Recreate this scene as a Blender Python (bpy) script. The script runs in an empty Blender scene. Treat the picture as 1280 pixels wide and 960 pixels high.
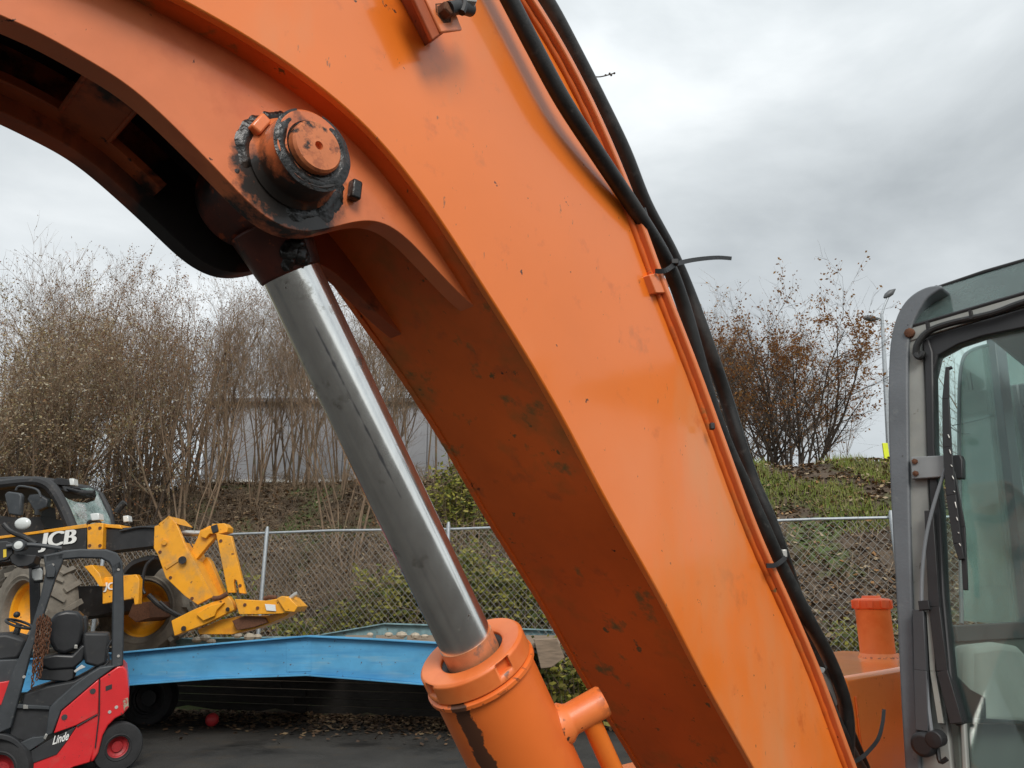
import bpy, bmesh, math, random
from math import sin, cos, pi, radians, sqrt, atan2, hypot
from mathutils import Vector, Matrix, noise as mnoise

random.seed(7)
S = bpy.context.scene
COL = S.collection
V = Vector

# ------------------------------------------------------------------ camera, world, sun, exposure
PITCH = radians(15.7)
CAM = V((0, 0, 1.6))
cam_d = bpy.data.cameras.new("camera"); cam = bpy.data.objects.new("camera", cam_d); COL.objects.link(cam)
cam.location = CAM; cam.rotation_euler = (pi/2 + PITCH, 0, 0)
cam_d.sensor_width = 36; cam_d.lens = 27.0; cam_d.clip_start = .05; cam_d.clip_end = 3000
S.camera = cam

W = bpy.data.worlds.new("World"); S.world = W; W.use_nodes = True
nt = W.node_tree; nt.nodes.clear()
def nd(t, typ, **kw):
    n = t.nodes.new(typ)
    for k, v in kw.items(): setattr(n, k, v)
    return n
SUN_EL, SUN_AZ = radians(40), radians(165)     # azimuth clockwise from +Y: behind the photographer
out = nd(nt, 'ShaderNodeOutputWorld'); bg = nd(nt, 'ShaderNodeBackground'); bg.inputs['Strength'].default_value = .1
sky = nd(nt, 'ShaderNodeTexSky', sky_type='NISHITA', sun_disc=False, sun_elevation=SUN_EL, sun_rotation=SUN_AZ)
tc = nd(nt, 'ShaderNodeTexCoord')
mp = nd(nt, 'ShaderNodeMapping'); mp.inputs['Scale'].default_value = (1, 1, 2.0); mp.inputs['Location'].default_value = (.35, .2, .1)
n1 = nd(nt, 'ShaderNodeTexNoise'); n1.inputs['Scale'].default_value = 2.1; n1.inputs['Detail'].default_value = 7; n1.inputs['Roughness'].default_value = .52; n1.inputs['Distortion'].default_value = .25
rp = nd(nt, 'ShaderNodeValToRGB'); e = rp.color_ramp.elements
e[0].position = .32; e[0].color = (3.3, 3.56, 3.7, 1); e[1].position = .70; e[1].color = (6.8, 7.05, 7.12, 1)
m_ = rp.color_ramp.elements.new(.52); m_.color = (4.9, 5.2, 5.33, 1)
# overcast sky: brighter towards the zenith
sx = nd(nt, 'ShaderNodeSeparateXYZ'); mr = nd(nt, 'ShaderNodeMapRange'); mr.inputs['From Min'].default_value = .45; mr.inputs['From Max'].default_value = 1
mr.inputs['To Min'].default_value = 1.0; mr.inputs['To Max'].default_value = 1.6
mul = nd(nt, 'ShaderNodeMix', data_type='RGBA', blend_type='MULTIPLY'); mul.inputs[0].default_value = 1
mix = nd(nt, 'ShaderNodeMix', data_type='RGBA'); mix.inputs[0].default_value = .94
L = nt.links.new
L(tc.outputs['Generated'], mp.inputs['Vector']); L(mp.outputs['Vector'], n1.inputs['Vector']); L(n1.outputs['Fac'], rp.inputs['Fac'])
L(tc.outputs['Generated'], sx.inputs[0]); L(sx.outputs['Z'], mr.inputs['Value'])
L(rp.outputs['Color'], mul.inputs[6]); L(mr.outputs['Result'], mul.inputs[7])
L(sky.outputs['Color'], mix.inputs[6]); L(mul.outputs[2], mix.inputs[7]); L(mix.outputs[2], bg.inputs['Color']); L(bg.outputs[0], out.inputs[0])

sun_d = bpy.data.lights.new("sun", 'SUN'); sun_d.energy = 1.5; sun_d.angle = radians(25); sun_d.color = (1, .96, .9)
sun = bpy.data.objects.new("sun", sun_d); COL.objects.link(sun)
sd = V((sin(SUN_AZ)*cos(SUN_EL), cos(SUN_AZ)*cos(SUN_EL), sin(SUN_EL)))
sun.rotation_euler = sd.to_track_quat('Z', 'Y').to_euler(); sun.location = sd*40
S.view_settings.view_transform = 'Standard'; S.view_settings.look = 'None'; S.view_settings.exposure = .55; S.view_settings.gamma = 1
S.cycles.max_bounces = 8; S.cycles.transparent_max_bounces = 24

# ------------------------------------------------------------------ measuring helpers: sight lines of the survey photo met with real planes
def ray(px, py):
    x = (px-640)/960; y = (480-py)/960
    return V((x, cos(PITCH)-y*sin(PITCH), sin(PITCH)+y*cos(PITCH)))
q = sqrt(.5)
N = V((q, -q, 0)); B = V((q, q, 0)); Z = V((0, 0, 1))     # machine axes: N to its left, B to its rear
def atY(px, py, Y): r = ray(px, py); return CAM + r*(Y/r.y)
def atN(px, py, c): r = ray(px, py); return CAM + r*(c/r.dot(N))
def atU(px, py, u): r = ray(px, py); return CAM + r*(u/r.dot(B))
def uz(px, py, c): p = atN(px, py, c); return (p.dot(B), p.z)
def mp3(u, n, z): p = B*u + N*n; return V((p.x, p.y, z))
def spline(pts, k=6):
    if len(pts) < 3: return [V(p) for p in pts]
    P_ = [V(p) for p in pts]; o = []
    for i in range(len(P_)-1):
        a = P_[max(i-1, 0)]; b = P_[i]; c = P_[i+1]; d = P_[min(i+2, len(P_)-1)]
        for j in range(k):
            t = j/k
            o.append(.5*((2*b)+(c-a)*t+(2*a-5*b+4*c-d)*t*t+(3*b-a-3*c+d)*t**3))
    o.append(P_[-1]); return o

# ------------------------------------------------------------------ materials
def M(name, col, rough=.6, metal=0, var=.15, vscale=5, bump=0., bscale=60, spots=(), coat=0., spec=.5, rvar=.08, stretch=(1, 1, 1)):
    """spots: (colour, scale, low, high, roughness or None) flecks, chips and stains of fixed shape"""
    m = bpy.data.materials.new(name); m.use_nodes = True; t = m.node_tree; t.nodes.clear()
    o = nd(t, 'ShaderNodeOutputMaterial'); b = nd(t, 'ShaderNodeBsdfPrincipled'); t.links.new(b.outputs[0], o.inputs[0])
    b.inputs['Metallic'].default_value = metal; b.inputs['Coat Weight'].default_value = coat; b.inputs['Coat Roughness'].default_value = .12
    b.inputs['Specular IOR Level'].default_value = spec
    c = nd(t, 'ShaderNodeTexCoord'); mpp = nd(t, 'ShaderNodeMapping'); mpp.inputs['Scale'].default_value = stretch
    t.links.new(c.outputs['Object'], mpp.inputs['Vector'])
    n = nd(t, 'ShaderNodeTexNoise'); n.inputs['Scale'].default_value = vscale; n.inputs['Detail'].default_value = 6; n.inputs['Roughness'].default_value = .6
    t.links.new(mpp.outputs[0], n.inputs['Vector'])
    r = nd(t, 'ShaderNodeMapRange'); r.inputs['From Min'].default_value = .3; r.inputs['From Max'].default_value = .7
    t.links.new(n.outputs['Fac'], r.inputs['Value'])
    x = nd(t, 'ShaderNodeMix', data_type='RGBA'); t.links.new(r.outputs[0], x.inputs[0])
    x.inputs[6].default_value = (*[v*(1-var) for v in col], 1); x.inputs[7].default_value = (*[min(1, v*(1+var)) for v in col], 1)
    cur = x.outputs[2]
    rr = nd(t, 'ShaderNodeMapRange'); rr.inputs['To Min'].default_value = max(.03, rough-rvar); rr.inputs['To Max'].default_value = min(1, rough+rvar)
    t.links.new(n.outputs['Fac'], rr.inputs['Value']); rcur = rr.outputs[0]
    for i, sp in enumerate(spots):
        sc, ss, lo, hi, sr = sp[:5]
        k = nd(t, 'ShaderNodeTexNoise'); k.inputs['Scale'].default_value = ss; k.inputs['Detail'].default_value = 5; k.inputs['Roughness'].default_value = .62
        mv = nd(t, 'ShaderNodeMapping'); mv.inputs['Location'].default_value = (3.1*i+1.7, 7.7*i, 1.3*i); mv.inputs['Scale'].default_value = sp[5] if len(sp) > 5 else (1, 1, 1)
        t.links.new(c.outputs['Object'], mv.inputs[0]); t.links.new(mv.outputs[0], k.inputs['Vector'])
        a = nd(t, 'ShaderNodeMapRange'); a.inputs['From Min'].default_value = lo; a.inputs['From Max'].default_value = hi
        t.links.new(k.outputs['Fac'], a.inputs['Value'])
        y = nd(t, 'ShaderNodeMix', data_type='RGBA'); t.links.new(a.outputs[0], y.inputs[0]); t.links.new(cur, y.inputs[6]); y.inputs[7].default_value = (*sc, 1); cur = y.outputs[2]
        if sr is not None:
            z = nd(t, 'ShaderNodeMix', data_type='FLOAT'); t.links.new(a.outputs[0], z.inputs[0]); t.links.new(rcur, z.inputs[2]); z.inputs[3].default_value = sr; rcur = z.outputs[0]
    t.links.new(cur, b.inputs['Base Color']); t.links.new(rcur, b.inputs['Roughness'])
    if bump:
        bn = nd(t, 'ShaderNodeTexNoise'); bn.inputs['Scale'].default_value = bscale; bn.inputs['Detail'].default_value = 4
        t.links.new(mpp.outputs[0], bn.inputs['Vector'])
        bb = nd(t, 'ShaderNodeBump'); bb.inputs['Strength'].default_value = 1; bb.inputs['Distance'].default_value = bump
        t.links.new(bn.outputs['Fac'], bb.inputs['Height']); t.links.new(bb.outputs[0], b.inputs['Normal'])
        if coat: t.links.new(bb.outputs[0], b.inputs['Coat Normal'])
    m['bsdf'] = b.name; m['col'] = 0
    return m, t, b, cur, rcur
def m1(*a, **k): return M(*a, **k)[0]
def leafmat(name, cols, rough=.7, transl=.25):
    m = bpy.data.materials.new(name); m.use_nodes = True; t = m.node_tree; t.nodes.clear()
    o = nd(t, 'ShaderNodeOutputMaterial'); b = nd(t, 'ShaderNodeBsdfPrincipled'); g = nd(t, 'ShaderNodeNewGeometry'); r = nd(t, 'ShaderNodeValToRGB')
    r.color_ramp.interpolation = 'CONSTANT'; el = r.color_ramp.elements
    while len(el) < len(cols): el.new(.5)
    for i, c in enumerate(cols): el[i].position = i/len(cols); el[i].color = (*c, 1)
    b.inputs['Roughness'].default_value = rough; b.inputs['Specular IOR Level'].default_value = .25
    tr = nd(t, 'ShaderNodeBsdfTranslucent'); mx = nd(t, 'ShaderNodeMixShader'); mx.inputs[0].default_value = transl
    t.links.new(g.outputs['Random Per Island'], r.inputs[0]); t.links.new(r.outputs[0], b.inputs['Base Color']); t.links.new(r.outputs[0], tr.inputs[0])
    t.links.new(b.outputs[0], mx.inputs[1]); t.links.new(tr.outputs[0], mx.inputs[2]); t.links.new(mx.outputs[0], o.inputs[0])
    return m
def glassmat(name, tint, ior=1.45, dirt_haze=(.5, .55, .52), dlo=.5, dhi=.9, damt=.3):
    m = bpy.data.materials.new(name); m.use_nodes = True; t = m.node_tree; t.nodes.clear()
    o = nd(t, 'ShaderNodeOutputMaterial'); tr = nd(t, 'ShaderNodeBsdfTransparent'); tr.inputs[0].default_value = (*tint, 1)
    gl = nd(t, 'ShaderNodeBsdfGlossy'); gl.inputs['Roughness'].default_value = .03
    fr = nd(t, 'ShaderNodeFresnel'); fr.inputs['IOR'].default_value = ior
    a = nd(t, 'ShaderNodeMixShader'); t.links.new(fr.outputs[0], a.inputs[0]); t.links.new(tr.outputs[0], a.inputs[1]); t.links.new(gl.outputs[0], a.inputs[2])
    df = nd(t, 'ShaderNodeBsdfDiffuse'); df.inputs[0].default_value = (*dirt_haze, 1)
    c = nd(t, 'ShaderNodeTexCoord'); n = nd(t, 'ShaderNodeTexNoise'); n.inputs['Scale'].default_value = 7; n.inputs['Detail'].default_value = 8; n.inputs['Roughness'].default_value = .7
    t.links.new(c.outputs['Object'], n.inputs['Vector'])
    r = nd(t, 'ShaderNodeMapRange'); r.inputs['From Min'].default_value = dlo; r.inputs['From Max'].default_value = dhi; r.inputs['To Min'].default_value = .05; r.inputs['To Max'].default_value = damt
    t.links.new(n.outputs['Fac'], r.inputs['Value'])
    d = nd(t, 'ShaderNodeMixShader'); t.links.new(r.outputs[0], d.inputs[0]); tl = nd(t, 'ShaderNodeBsdfTranslucent'); tl.inputs[0].default_value = (*dirt_haze, 1); dm = nd(t, 'ShaderNodeMixShader'); t.links.new(df.outputs[0], dm.inputs[1]); t.links.new(tl.outputs[0], dm.inputs[2])
    t.links.new(a.outputs[0], d.inputs[1]); t.links.new(dm.outputs[0], d.inputs[2])
    t.links.new(d.outputs[0], o.inputs[0]); return m

BLK = (.012, .011, .010)
CHIP = (.03, .015, .01)
ORANGE = (.87, .197, .018)
o_side = m1('orange_paint', ORANGE, .36, var=.05, vscale=2.2, bump=.0007, bscale=9, coat=.8, rvar=.05,
            spots=[(CHIP, 34, .69, .705, .7), ((.50, .13, .03), 6, .64, .8, .5), ((.86, .25, .06), 1.3, .45, .8, None), ((.35, .12, .04), 75, .68, .72, .6, (1, 1, .35)), ((.74, .27, .09), 2.6, .52, .72, .55, (1, 1, .4)), ((.66, .14, .02), 17, .62, .8, .5)])
o_pale = m1('orange_paint_worn', (.80, .22, .07), .42, var=.08, vscale=5, bump=.0006, bscale=25, coat=.5,
            spots=[(CHIP, 36, .71, .73, .7), ((.25, .09, .04), 90, .74, .76, .7)])
o_under = m1('orange_paint_weathered', (.68, .122, .013), .5, var=.14, vscale=4, bump=.0008, bscale=20,
             spots=[(CHIP, 30, .71, .725, .8), ((.27, .13, .03), 4, .55, .75, .8), ((.20, .12, .035), 11, .60, .68, .85), ((.15, .09, .03), 30, .66, .70, .85), ((.35, .08, .02), 14, .6, .8, None)])
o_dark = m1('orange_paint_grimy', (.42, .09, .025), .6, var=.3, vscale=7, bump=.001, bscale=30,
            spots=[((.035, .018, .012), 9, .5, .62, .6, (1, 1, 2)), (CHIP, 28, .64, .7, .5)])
o_gland = m1('orange_paint_cylinder', (.82, .21, .05), .45, var=.07, vscale=6, bump=.0005, bscale=30, coat=.1,
             spots=[(CHIP, 40, .72, .735, .7), ((.72, .13, .02), 7, .5, .75, None)])
greasem = m1('grease', BLK, .33, var=.5, vscale=30, bump=.0018, bscale=160, coat=.1, spots=[((.05, .03, .02), 40, .55, .7, .6)])
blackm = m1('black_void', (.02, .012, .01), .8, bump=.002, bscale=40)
rubber = m1('black_rubber_hose', (.014, .014, .0135), .46, var=.4, vscale=30, bump=.0004, bscale=300, spots=[((.05, .05, .045), 60, .60, .72, .7), ((.06, .055, .05), 7, .56, .75, .8)])
plastic = m1('black_plastic', (.012, .012, .013), .55, var=.2)
steel = m1('plain_steel', (.45, .44, .41), .4, metal=.9, var=.2, spots=[((.2, .09, .04), 40, .6, .7, .8)])
chrome = m1('chrome_rod', (.92, .91, .88), .16, metal=.96, var=.10, vscale=14, rvar=.07, stretch=(3, 3, 1),
            spots=[((.28, .25, .20), 18, .60, .72, .35), ((.10, .07, .05), 55, .70, .73, .6)])
copper = m1('worn_rod_coating', (.62, .27, .13), .42, metal=.35, var=.2, vscale=40, spots=[((.3, .2, .15), 40, .55, .65, .4)])
cabgrey = m1('cab_grey', (.115, .125, .135), .5, var=.16, vscale=7, bump=.0006, bscale=120, spots=[((.16, .17, .17), 30, .6, .75, .7), ((.05, .05, .05), 70, .68, .72, .7)])
cabframe = m1('cab_frame_grey', (.25, .255, .235), .55, var=.16, vscale=9, spots=[((.06, .045, .03), 34, .66, .72, .8), ((.28, .28, .24), 12, .5, .8, None)])
sealm = m1('window_seal_rubber', (.014, .014, .015), .5, var=.25, vscale=20)
rusty = m1('rusty_iron', (.13, .055, .028), .85, metal=.2, var=.4, vscale=40, bump=.002, bscale=120)
cab_in = m1('cab_lining', (.30, .32, .29), .7, var=.1)
cab_dark = m1('cab_dark_lining', (.055, .06, .062), .6, var=.2)
glassT = glassmat('green_tinted_glass', (.86, .96, .93), dirt_haze=(.55, .66, .63), damt=.24)
glassI = glassmat('inner_tinted_glass', (.80, .95, .91), ior=1.10, dirt_haze=(.60, .76, .72), dlo=.3, dhi=.8, damt=.36)  # both cab panes: pale film is dirt plus sky reflection put into colour
glassS = glassmat('skylight_glass', (.55, .70, .67), dirt_haze=(.28, .36, .35), dlo=.3, dhi=.8, damt=.75)
yel = m1('yellow_machine_paint', (.80, .34, .012), .4, var=.1, vscale=4, coat=.15, spots=[((.13, .06, .02), 14, .645, .70, .8), ((.6, .22, .015), 5, .55, .75, None), ((.42, .24, .07), 3.2, .54, .75, .7), ((.10, .05, .02), 45, .68, .72, .8)])
blackp = m1('black_machine_paint', (.016, .016, .017), .5, var=.35, vscale=8, spots=[((.09, .08, .07), 12, .58, .75, .8)])
tyrem = m1('tyre_rubber_dusty', (.17, .148, .118), .85, var=.3, vscale=6, bump=.004, bscale=40, spots=[((.16, .14, .115), 5, .52, .75, None)])
tyreb = m1('tyre_rubber_black', (.02, .02, .021), .75, var=.3, vscale=10, bump=.002, bscale=60)
whitep = m1('white_lettering', (.75, .75, .72), .5, var=.08)
lens = m1('lamp_lens', (.62, .64, .62), .15, var=.1, coat=.5)
red = m1('red_forklift_paint', (.62, .022, .026), .34, var=.08, vscale=4, coat=.3, spots=[((.10, .03, .025), 22, .66, .70, .7), ((.5, .06, .05), 6, .55, .75, .5), ((.30, .03, .03), 40, .64, .7, .6, (1, 1, 4))])
red_dark = m1('red_rim_paint', (.36, .018, .022), .5, var=.2, vscale=20, spots=[((.05, .03, .03), 22, .55, .7, .8)])
fkgrey = m1('forklift_dark_grey', (.038, .043, .048), .5, var=.2, vscale=8, bump=.0008, bscale=120, spots=[((.10, .10, .095), 16, .62, .75, .7)])
fkblack = m1('forklift_black_plastic', (.020, .021, .023), .55, var=.25, vscale=9, spots=[((.06, .058, .05), 14, .6, .75, .8)])
seatm = m1('seat_vinyl', (.016, .017, .019), .38, var=.2, vscale=7, bump=.0015, bscale=14)
blue = m1('blue_steel_paint', (.075, .30, .51), .55, var=.16, vscale=2.5, spots=[((.20, .36, .45), 6, .55, .8, .7, (.3, 1, 2)), ((.07, .04, .03), 16, .655, .70, .8), ((.03, .20, .42), 3, .5, .8, None, (.3, 1, 3))])
bluefade = m1('faded_blue_paint', (.16, .26, .28), .7, var=.3, vscale=8, spots=[((.1, .07, .04), 12, .56, .7, .9)])
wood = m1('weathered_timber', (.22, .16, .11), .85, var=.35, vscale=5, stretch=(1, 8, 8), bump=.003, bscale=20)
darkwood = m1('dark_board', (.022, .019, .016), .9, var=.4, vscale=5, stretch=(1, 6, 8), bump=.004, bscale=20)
galv = m1('galvanised_steel', (.42, .45, .47), .5, metal=.6, var=.15, vscale=20, spots=[((.25, .25, .24), 20, .6, .75, .7)])
wirem = m1('chain_link_wire', (.27, .265, .25), .6, metal=.3, var=.2, vscale=3)
bark = m1('bark_grey_brown', (.20, .137, .088), .9, var=.35, vscale=4, spots=[((.16, .16, .09), 3, .56, .75, None)])
bark2 = m1('bark_dark', (.075, .056, .043), .9, var=.35, vscale=4)
cane = m1('dry_cane', (.24, .175, .115), .9, var=.4, vscale=1.5)
lf_rust = leafmat('rust_leaves', [(.27, .12, .06), (.31, .17, .08), (.20, .10, .06), (.35, .19, .08), (.18, .105, .065), (.32, .23, .11)])
lf_oak = leafmat('orange_brown_leaves', [(.33, .135, .045), (.40, .19, .06), (.25, .11, .045), (.42, .23, .085)])
lf_seed = leafmat('pale_seed_heads', [(.46, .41, .31), (.36, .29, .19), (.33, .26, .12), (.30, .21, .13), (.24, .15, .08)])
lf_yel = leafmat('yellow_green_leaves', [(.22, .22, .035), (.30, .28, .05), (.12, .14, .03), (.17, .15, .04), (.08, .10, .03), (.34, .30, .08)])
lf_litter = leafmat('fallen_leaves', [(.22, .14, .075), (.30, .22, .13), (.13, .075, .045), (.17, .10, .05), (.36, .28, .18), (.09, .06, .04), (.25, .13, .05), (.08, .055, .035)], transl=.05)
lf_grass = leafmat('grass_blades', [(.18, .25, .045), (.24, .30, .055), (.27, .29, .08), (.33, .30, .13)], transl=.2)

def edgewear(m, lo=.53, hi=.56, nlo=.48, nhi=.54, col=(.045, .025, .018), sc=55):
    t = m.node_tree; b = [n for n in t.nodes if n.type == 'BSDF_PRINCIPLED'][0]; src = [l for l in t.links if l.to_socket == b.inputs['Base Color']][0].from_socket
    g = nd(t, 'ShaderNodeNewGeometry'); r = nd(t, 'ShaderNodeMapRange'); r.inputs['From Min'].default_value = lo; r.inputs['From Max'].default_value = hi; t.links.new(g.outputs['Pointiness'], r.inputs['Value'])
    c = nd(t, 'ShaderNodeTexCoord'); n = nd(t, 'ShaderNodeTexNoise'); n.inputs['Scale'].default_value = sc; n.inputs['Detail'].default_value = 5; t.links.new(c.outputs['Object'], n.inputs['Vector'])
    k = nd(t, 'ShaderNodeMapRange'); k.inputs['From Min'].default_value = nlo; k.inputs['From Max'].default_value = nhi; t.links.new(n.outputs['Fac'], k.inputs['Value'])
    u = nd(t, 'ShaderNodeMath', operation='MULTIPLY'); t.links.new(r.outputs[0], u.inputs[0]); t.links.new(k.outputs[0], u.inputs[1])
    x = nd(t, 'ShaderNodeMix', data_type='RGBA'); t.links.new(u.outputs[0], x.inputs[0]); t.links.new(src, x.inputs[6]); x.inputs[7].default_value = (*col, 1); t.links.new(x.outputs[2], b.inputs['Base Color'])
edgewear(o_gland, .535, .57, .52, .58, (.07, .035, .02), 80)
# ------------------------------------------------------------------ mesh builder
class MB:
    def __init__(s): s.v = []; s.f = []; s.m = []; s.mi = 0
    def add(s, vs, fs):
        o = len(s.v); s.v += [V(p) for p in vs]; s.f += [[i+o for i in f] for f in fs]; s.m += [s.mi]*len(fs); return s
    def prism(s, pts, off):
        n = len(pts); a = [V(p) for p in pts]; off = V(off); b = [p+off for p in a]
        return s.add(a+b, [list(range(n)), list(range(2*n-1, n-1, -1))]+[[i, (i+1) % n, n+(i+1) % n, n+i] for i in range(n)])
    def band(s, A, Bp, off):
        """closed solid between two equally long lines, thickened by off (quads only)"""
        n = len(A); off = V(off); vs = [V(p) for p in A]+[V(p) for p in Bp]; vs += [p+off for p in vs]; f = []
        for i in range(n-1):
            f += [[i, i+1, n+i+1, n+i], [2*n+i, 3*n+i, 3*n+i+1, 2*n+i+1], [i, 2*n+i, 2*n+i+1, i+1], [n+i, n+i+1, 3*n+i+1, 3*n+i]]
        f += [[0, n, 3*n, 2*n], [n-1, 3*n-1, 4*n-1, 2*n-1]]
        return s.add(vs, f)
    def box(s, c, sz, ax=None):
        c = V(c); ax = ax or (V((1, 0, 0)), V((0, 1, 0)), Z); x, y, z = [ax[i]*(sz[i]/2) for i in range(3)]
        return s.add([c-x-y-z, c+x-y-z, c+x+y-z, c-x+y-z, c-x-y+z, c+x-y+z, c+x+y+z, c-x+y+z],
                     [[0, 3, 2, 1], [4, 5, 6, 7], [0, 1, 5, 4], [1, 2, 6, 5], [2, 3, 7, 6], [3, 0, 4, 7]])
    def tube(s, pts, r, n=10, cap=True):
        pts = [V(p) for p in pts]; k = len(pts); rr = r if isinstance(r, (list, tuple)) else [r]*k; vs = []; up = None
        for i, p in enumerate(pts):
            t = (pts[min(i+1, k-1)]-pts[max(i-1, 0)]).normalized()
            if up is None: up = t.orthogonal().normalized()
            up = (up-t*up.dot(t)); up = up.normalized() if up.length > 1e-6 else t.orthogonal().normalized(); w = t.cross(up)
            for j in range(n): a = 2*pi*j/n; vs.append(p+(up*cos(a)+w*sin(a))*rr[i])
        f = [[i*n+j, i*n+(j+1) % n, (i+1)*n+(j+1) % n, (i+1)*n+j] for i in range(k-1) for j in range(n)]
        if cap: f += [list(range(n-1, -1, -1)), list(range((k-1)*n, k*n))]
        return s.add(vs, f)
    def cyl(s, a, b, r, r2=None, n=28): return s.tube([a, b], [r, r if r2 is None else r2], n)
    def lathe(s, prof, o, ax, n=36, ref=None, close=False):
        """prof: (radius, height along ax)"""
        o = V(o); ax = V(ax).normalized(); u = (ref or ax.orthogonal()).normalized(); w = ax.cross(u); k = len(prof); vs = []
        for r, h in prof:
            for j in range(n): a = 2*pi*j/n; vs.append(o+ax*h+(u*cos(a)+w*sin(a))*r)
        R_ = k if close else k-1
        f = [[i*n+j, i*n+(j+1) % n, ((i+1) % k)*n+(j+1) % n, ((i+1) % k)*n+j] for i in range(R_) for j in range(n)]
        if not close: f += [list(range(n-1, -1, -1)), list(range((k-1)*n, k*n))]
        return s.add(vs, f)
    def ball(s, c, r, n=14, sc=(1, 1, 1)):
        c = V(c); vs = []; f = []; m = n//2
        for i in range(m+1):
            for j in range(n):
                th = pi*i/m; a = 2*pi*j/n; vs.append(c+V((sin(th)*cos(a)*sc[0], sin(th)*sin(a)*sc[1], cos(th)*sc[2]))*r)
        f = [[i*n+j, i*n+(j+1) % n, (i+1)*n+(j+1) % n, (i+1)*n+j] for i in range(m) for j in range(n)]
        return s.add(vs, f)
    def build(s, name, mat, parent=None, R=V((0, 0, 0)), bevel=0, ang=35, seg=2, flat=False, fix=True):
        me = bpy.data.meshes.new(name); me.from_pydata([tuple(p-R) for p in s.v], [], s.f)
        mats = mat if isinstance(mat, (list, tuple)) else [mat]
        for m in mats: me.materials.append(m)
        if len(mats) > 1: me.polygons.foreach_set('material_index', s.m)
        if fix:
            bm = bmesh.new(); bm.from_mesh(me); bmesh.ops.remove_doubles(bm, verts=bm.verts, dist=1e-5); bmesh.ops.recalc_face_normals(bm, faces=bm.faces); bm.to_mesh(me); bm.free()
        if not flat:
            me.polygons.foreach_set('use_smooth', [True]*len(me.polygons)); me.set_sharp_from_angle(angle=radians(ang))
        me.update()
        o = bpy.data.objects.new(name, me); COL.objects.link(o)
        if parent is not None: o.parent = parent
        else: o.location = R
        if bevel:
            b = o.modifiers.new('bevel', 'BEVEL'); b.width = bevel; b.segments = seg; b.limit_method = 'ANGLE'; b.angle_limit = radians(40)
        return o
def thing(name, loc, label, cat, group=None):
    o = bpy.data.objects.new(name, None); o.empty_display_size = .2; COL.objects.link(o); o.location = loc
    return tag(o, label, cat, group)
def tag(o, label, cat, group=None):
    o['label'] = label; o['category'] = cat
    if group: o['group'] = group
    return o
def struct(o): o['kind'] = 'structure'; return o
def stuff(o): o['kind'] = 'stuff'; return o
def PY(pts, Y): return [atY(x, y, Y) for x, y in pts]
YA = V((0, 1, 0))
def text_mesh(body, size, origin, xa, ya, mat, name, parent, R, shear=0., depth=.002, w=1.0, bold=0., dup=0.):
    c = bpy.data.curves.new(name, 'FONT'); c.body = body; c.size = size; c.extrude = depth; c.shear = shear; c.offset = bold
    t = bpy.data.objects.new('t', c); me = bpy.data.meshes.new_from_object(t); bpy.data.objects.remove(t)
    xa = xa.normalized(); ya = ya.normalized(); za = xa.cross(ya)
    if dup:
        bmx = bmesh.new(); bmx.from_mesh(me)
        for k in range(1, 4):
            g_ = bmesh.ops.duplicate(bmx, geom=bmx.verts[:n0] if False else [e for e in list(bmx.verts)+list(bmx.edges)+list(bmx.faces) if k == 1 or e.tag])
            bmesh.ops.translate(bmx, verts=[x_ for x_ in g_['geom'] if isinstance(x_, bmesh.types.BMVert)], vec=(dup, 0, .0006))
            for e in list(bmx.verts)+list(bmx.edges)+list(bmx.faces): e.tag = False
            for e in g_['geom']: e.tag = True
        bmx.to_mesh(me); bmx.free()
    for v in me.vertices: v.co = V(origin)-R + xa*(v.co.x*w) + ya*v.co.y + za*v.co.z
    me.name = name; me.materials.clear(); me.materials.append(mat)
    o = bpy.data.objects.new(name, me); COL.objects.link(o); o.parent = parent; return o

# ================================================================== SETTING: yard, bank, plateau
def fenceY(X): return 12.2-.26*max(-16, min(10, X))
def sm(t): t = max(0, min(1, t)); return t*t*(3-2*t)
def bankz(X, Y):
    d = Y-fenceY(X)
    if d < -.75: return 0.
    if d < -.15: return .42*sm((d+.75)/.6)
    t = max(0, min(1, (d+.15)/5.6))
    z = .42+3.95*(t*.75+.25*sm(t))
    if d > 0: z += (mnoise.noise(V((X*.7, Y*.7, 0)))*.16+mnoise.noise(V((X*2.3, Y*2.3, 4)))*.07)*min(1, d/1.2)
    return z
yard_m = m1('yard_asphalt', (.046, .043, .039), .85, var=.25, vscale=1.2, bump=.010, bscale=70, spec=.15, spots=[((.085, .08, .07), 130, .62, .70, .9), ((.06, .048, .036), 3, .55, .75, None), ((.018, .017, .016), 1.1, .5, .7, .45)])
bank_m = m1('bank_soil', (.085, .060, .040), .95, var=.4, vscale=3, bump=.03, bscale=9, spots=[((.075, .105, .028), .9, .50, .62, None), ((.05, .036, .026), 5, .56, .7, None)])
g = MB()
xs = [-400, -120, -60, -40]+[-30+.75*i for i in range(60)]+[18, 25, 40, 60, 120, 400]
ys = [9.0+.35*i for i in range(42)]+[25, 28, 34, 45, 70, 140, 300, 700]
nx = len(xs)
g.add([V((x, y, bankz(x, y)-.006)) for y in ys for x in xs], [[j*nx+i, j*nx+i+1, (j+1)*nx+i+1, (j+1)*nx+i] for j in range(len(ys)-1) for i in range(nx-1)])
struct(g.build('grass_bank', bank_m, ang=180))
g = MB(); g.add([V((-400, -400, 0)), V((400, -400, 0)), V((400, 12, 0)), V((-400, 12, 0))], [[0, 1, 2, 3]])
struct(g.build('yard_ground', yard_m))

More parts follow.
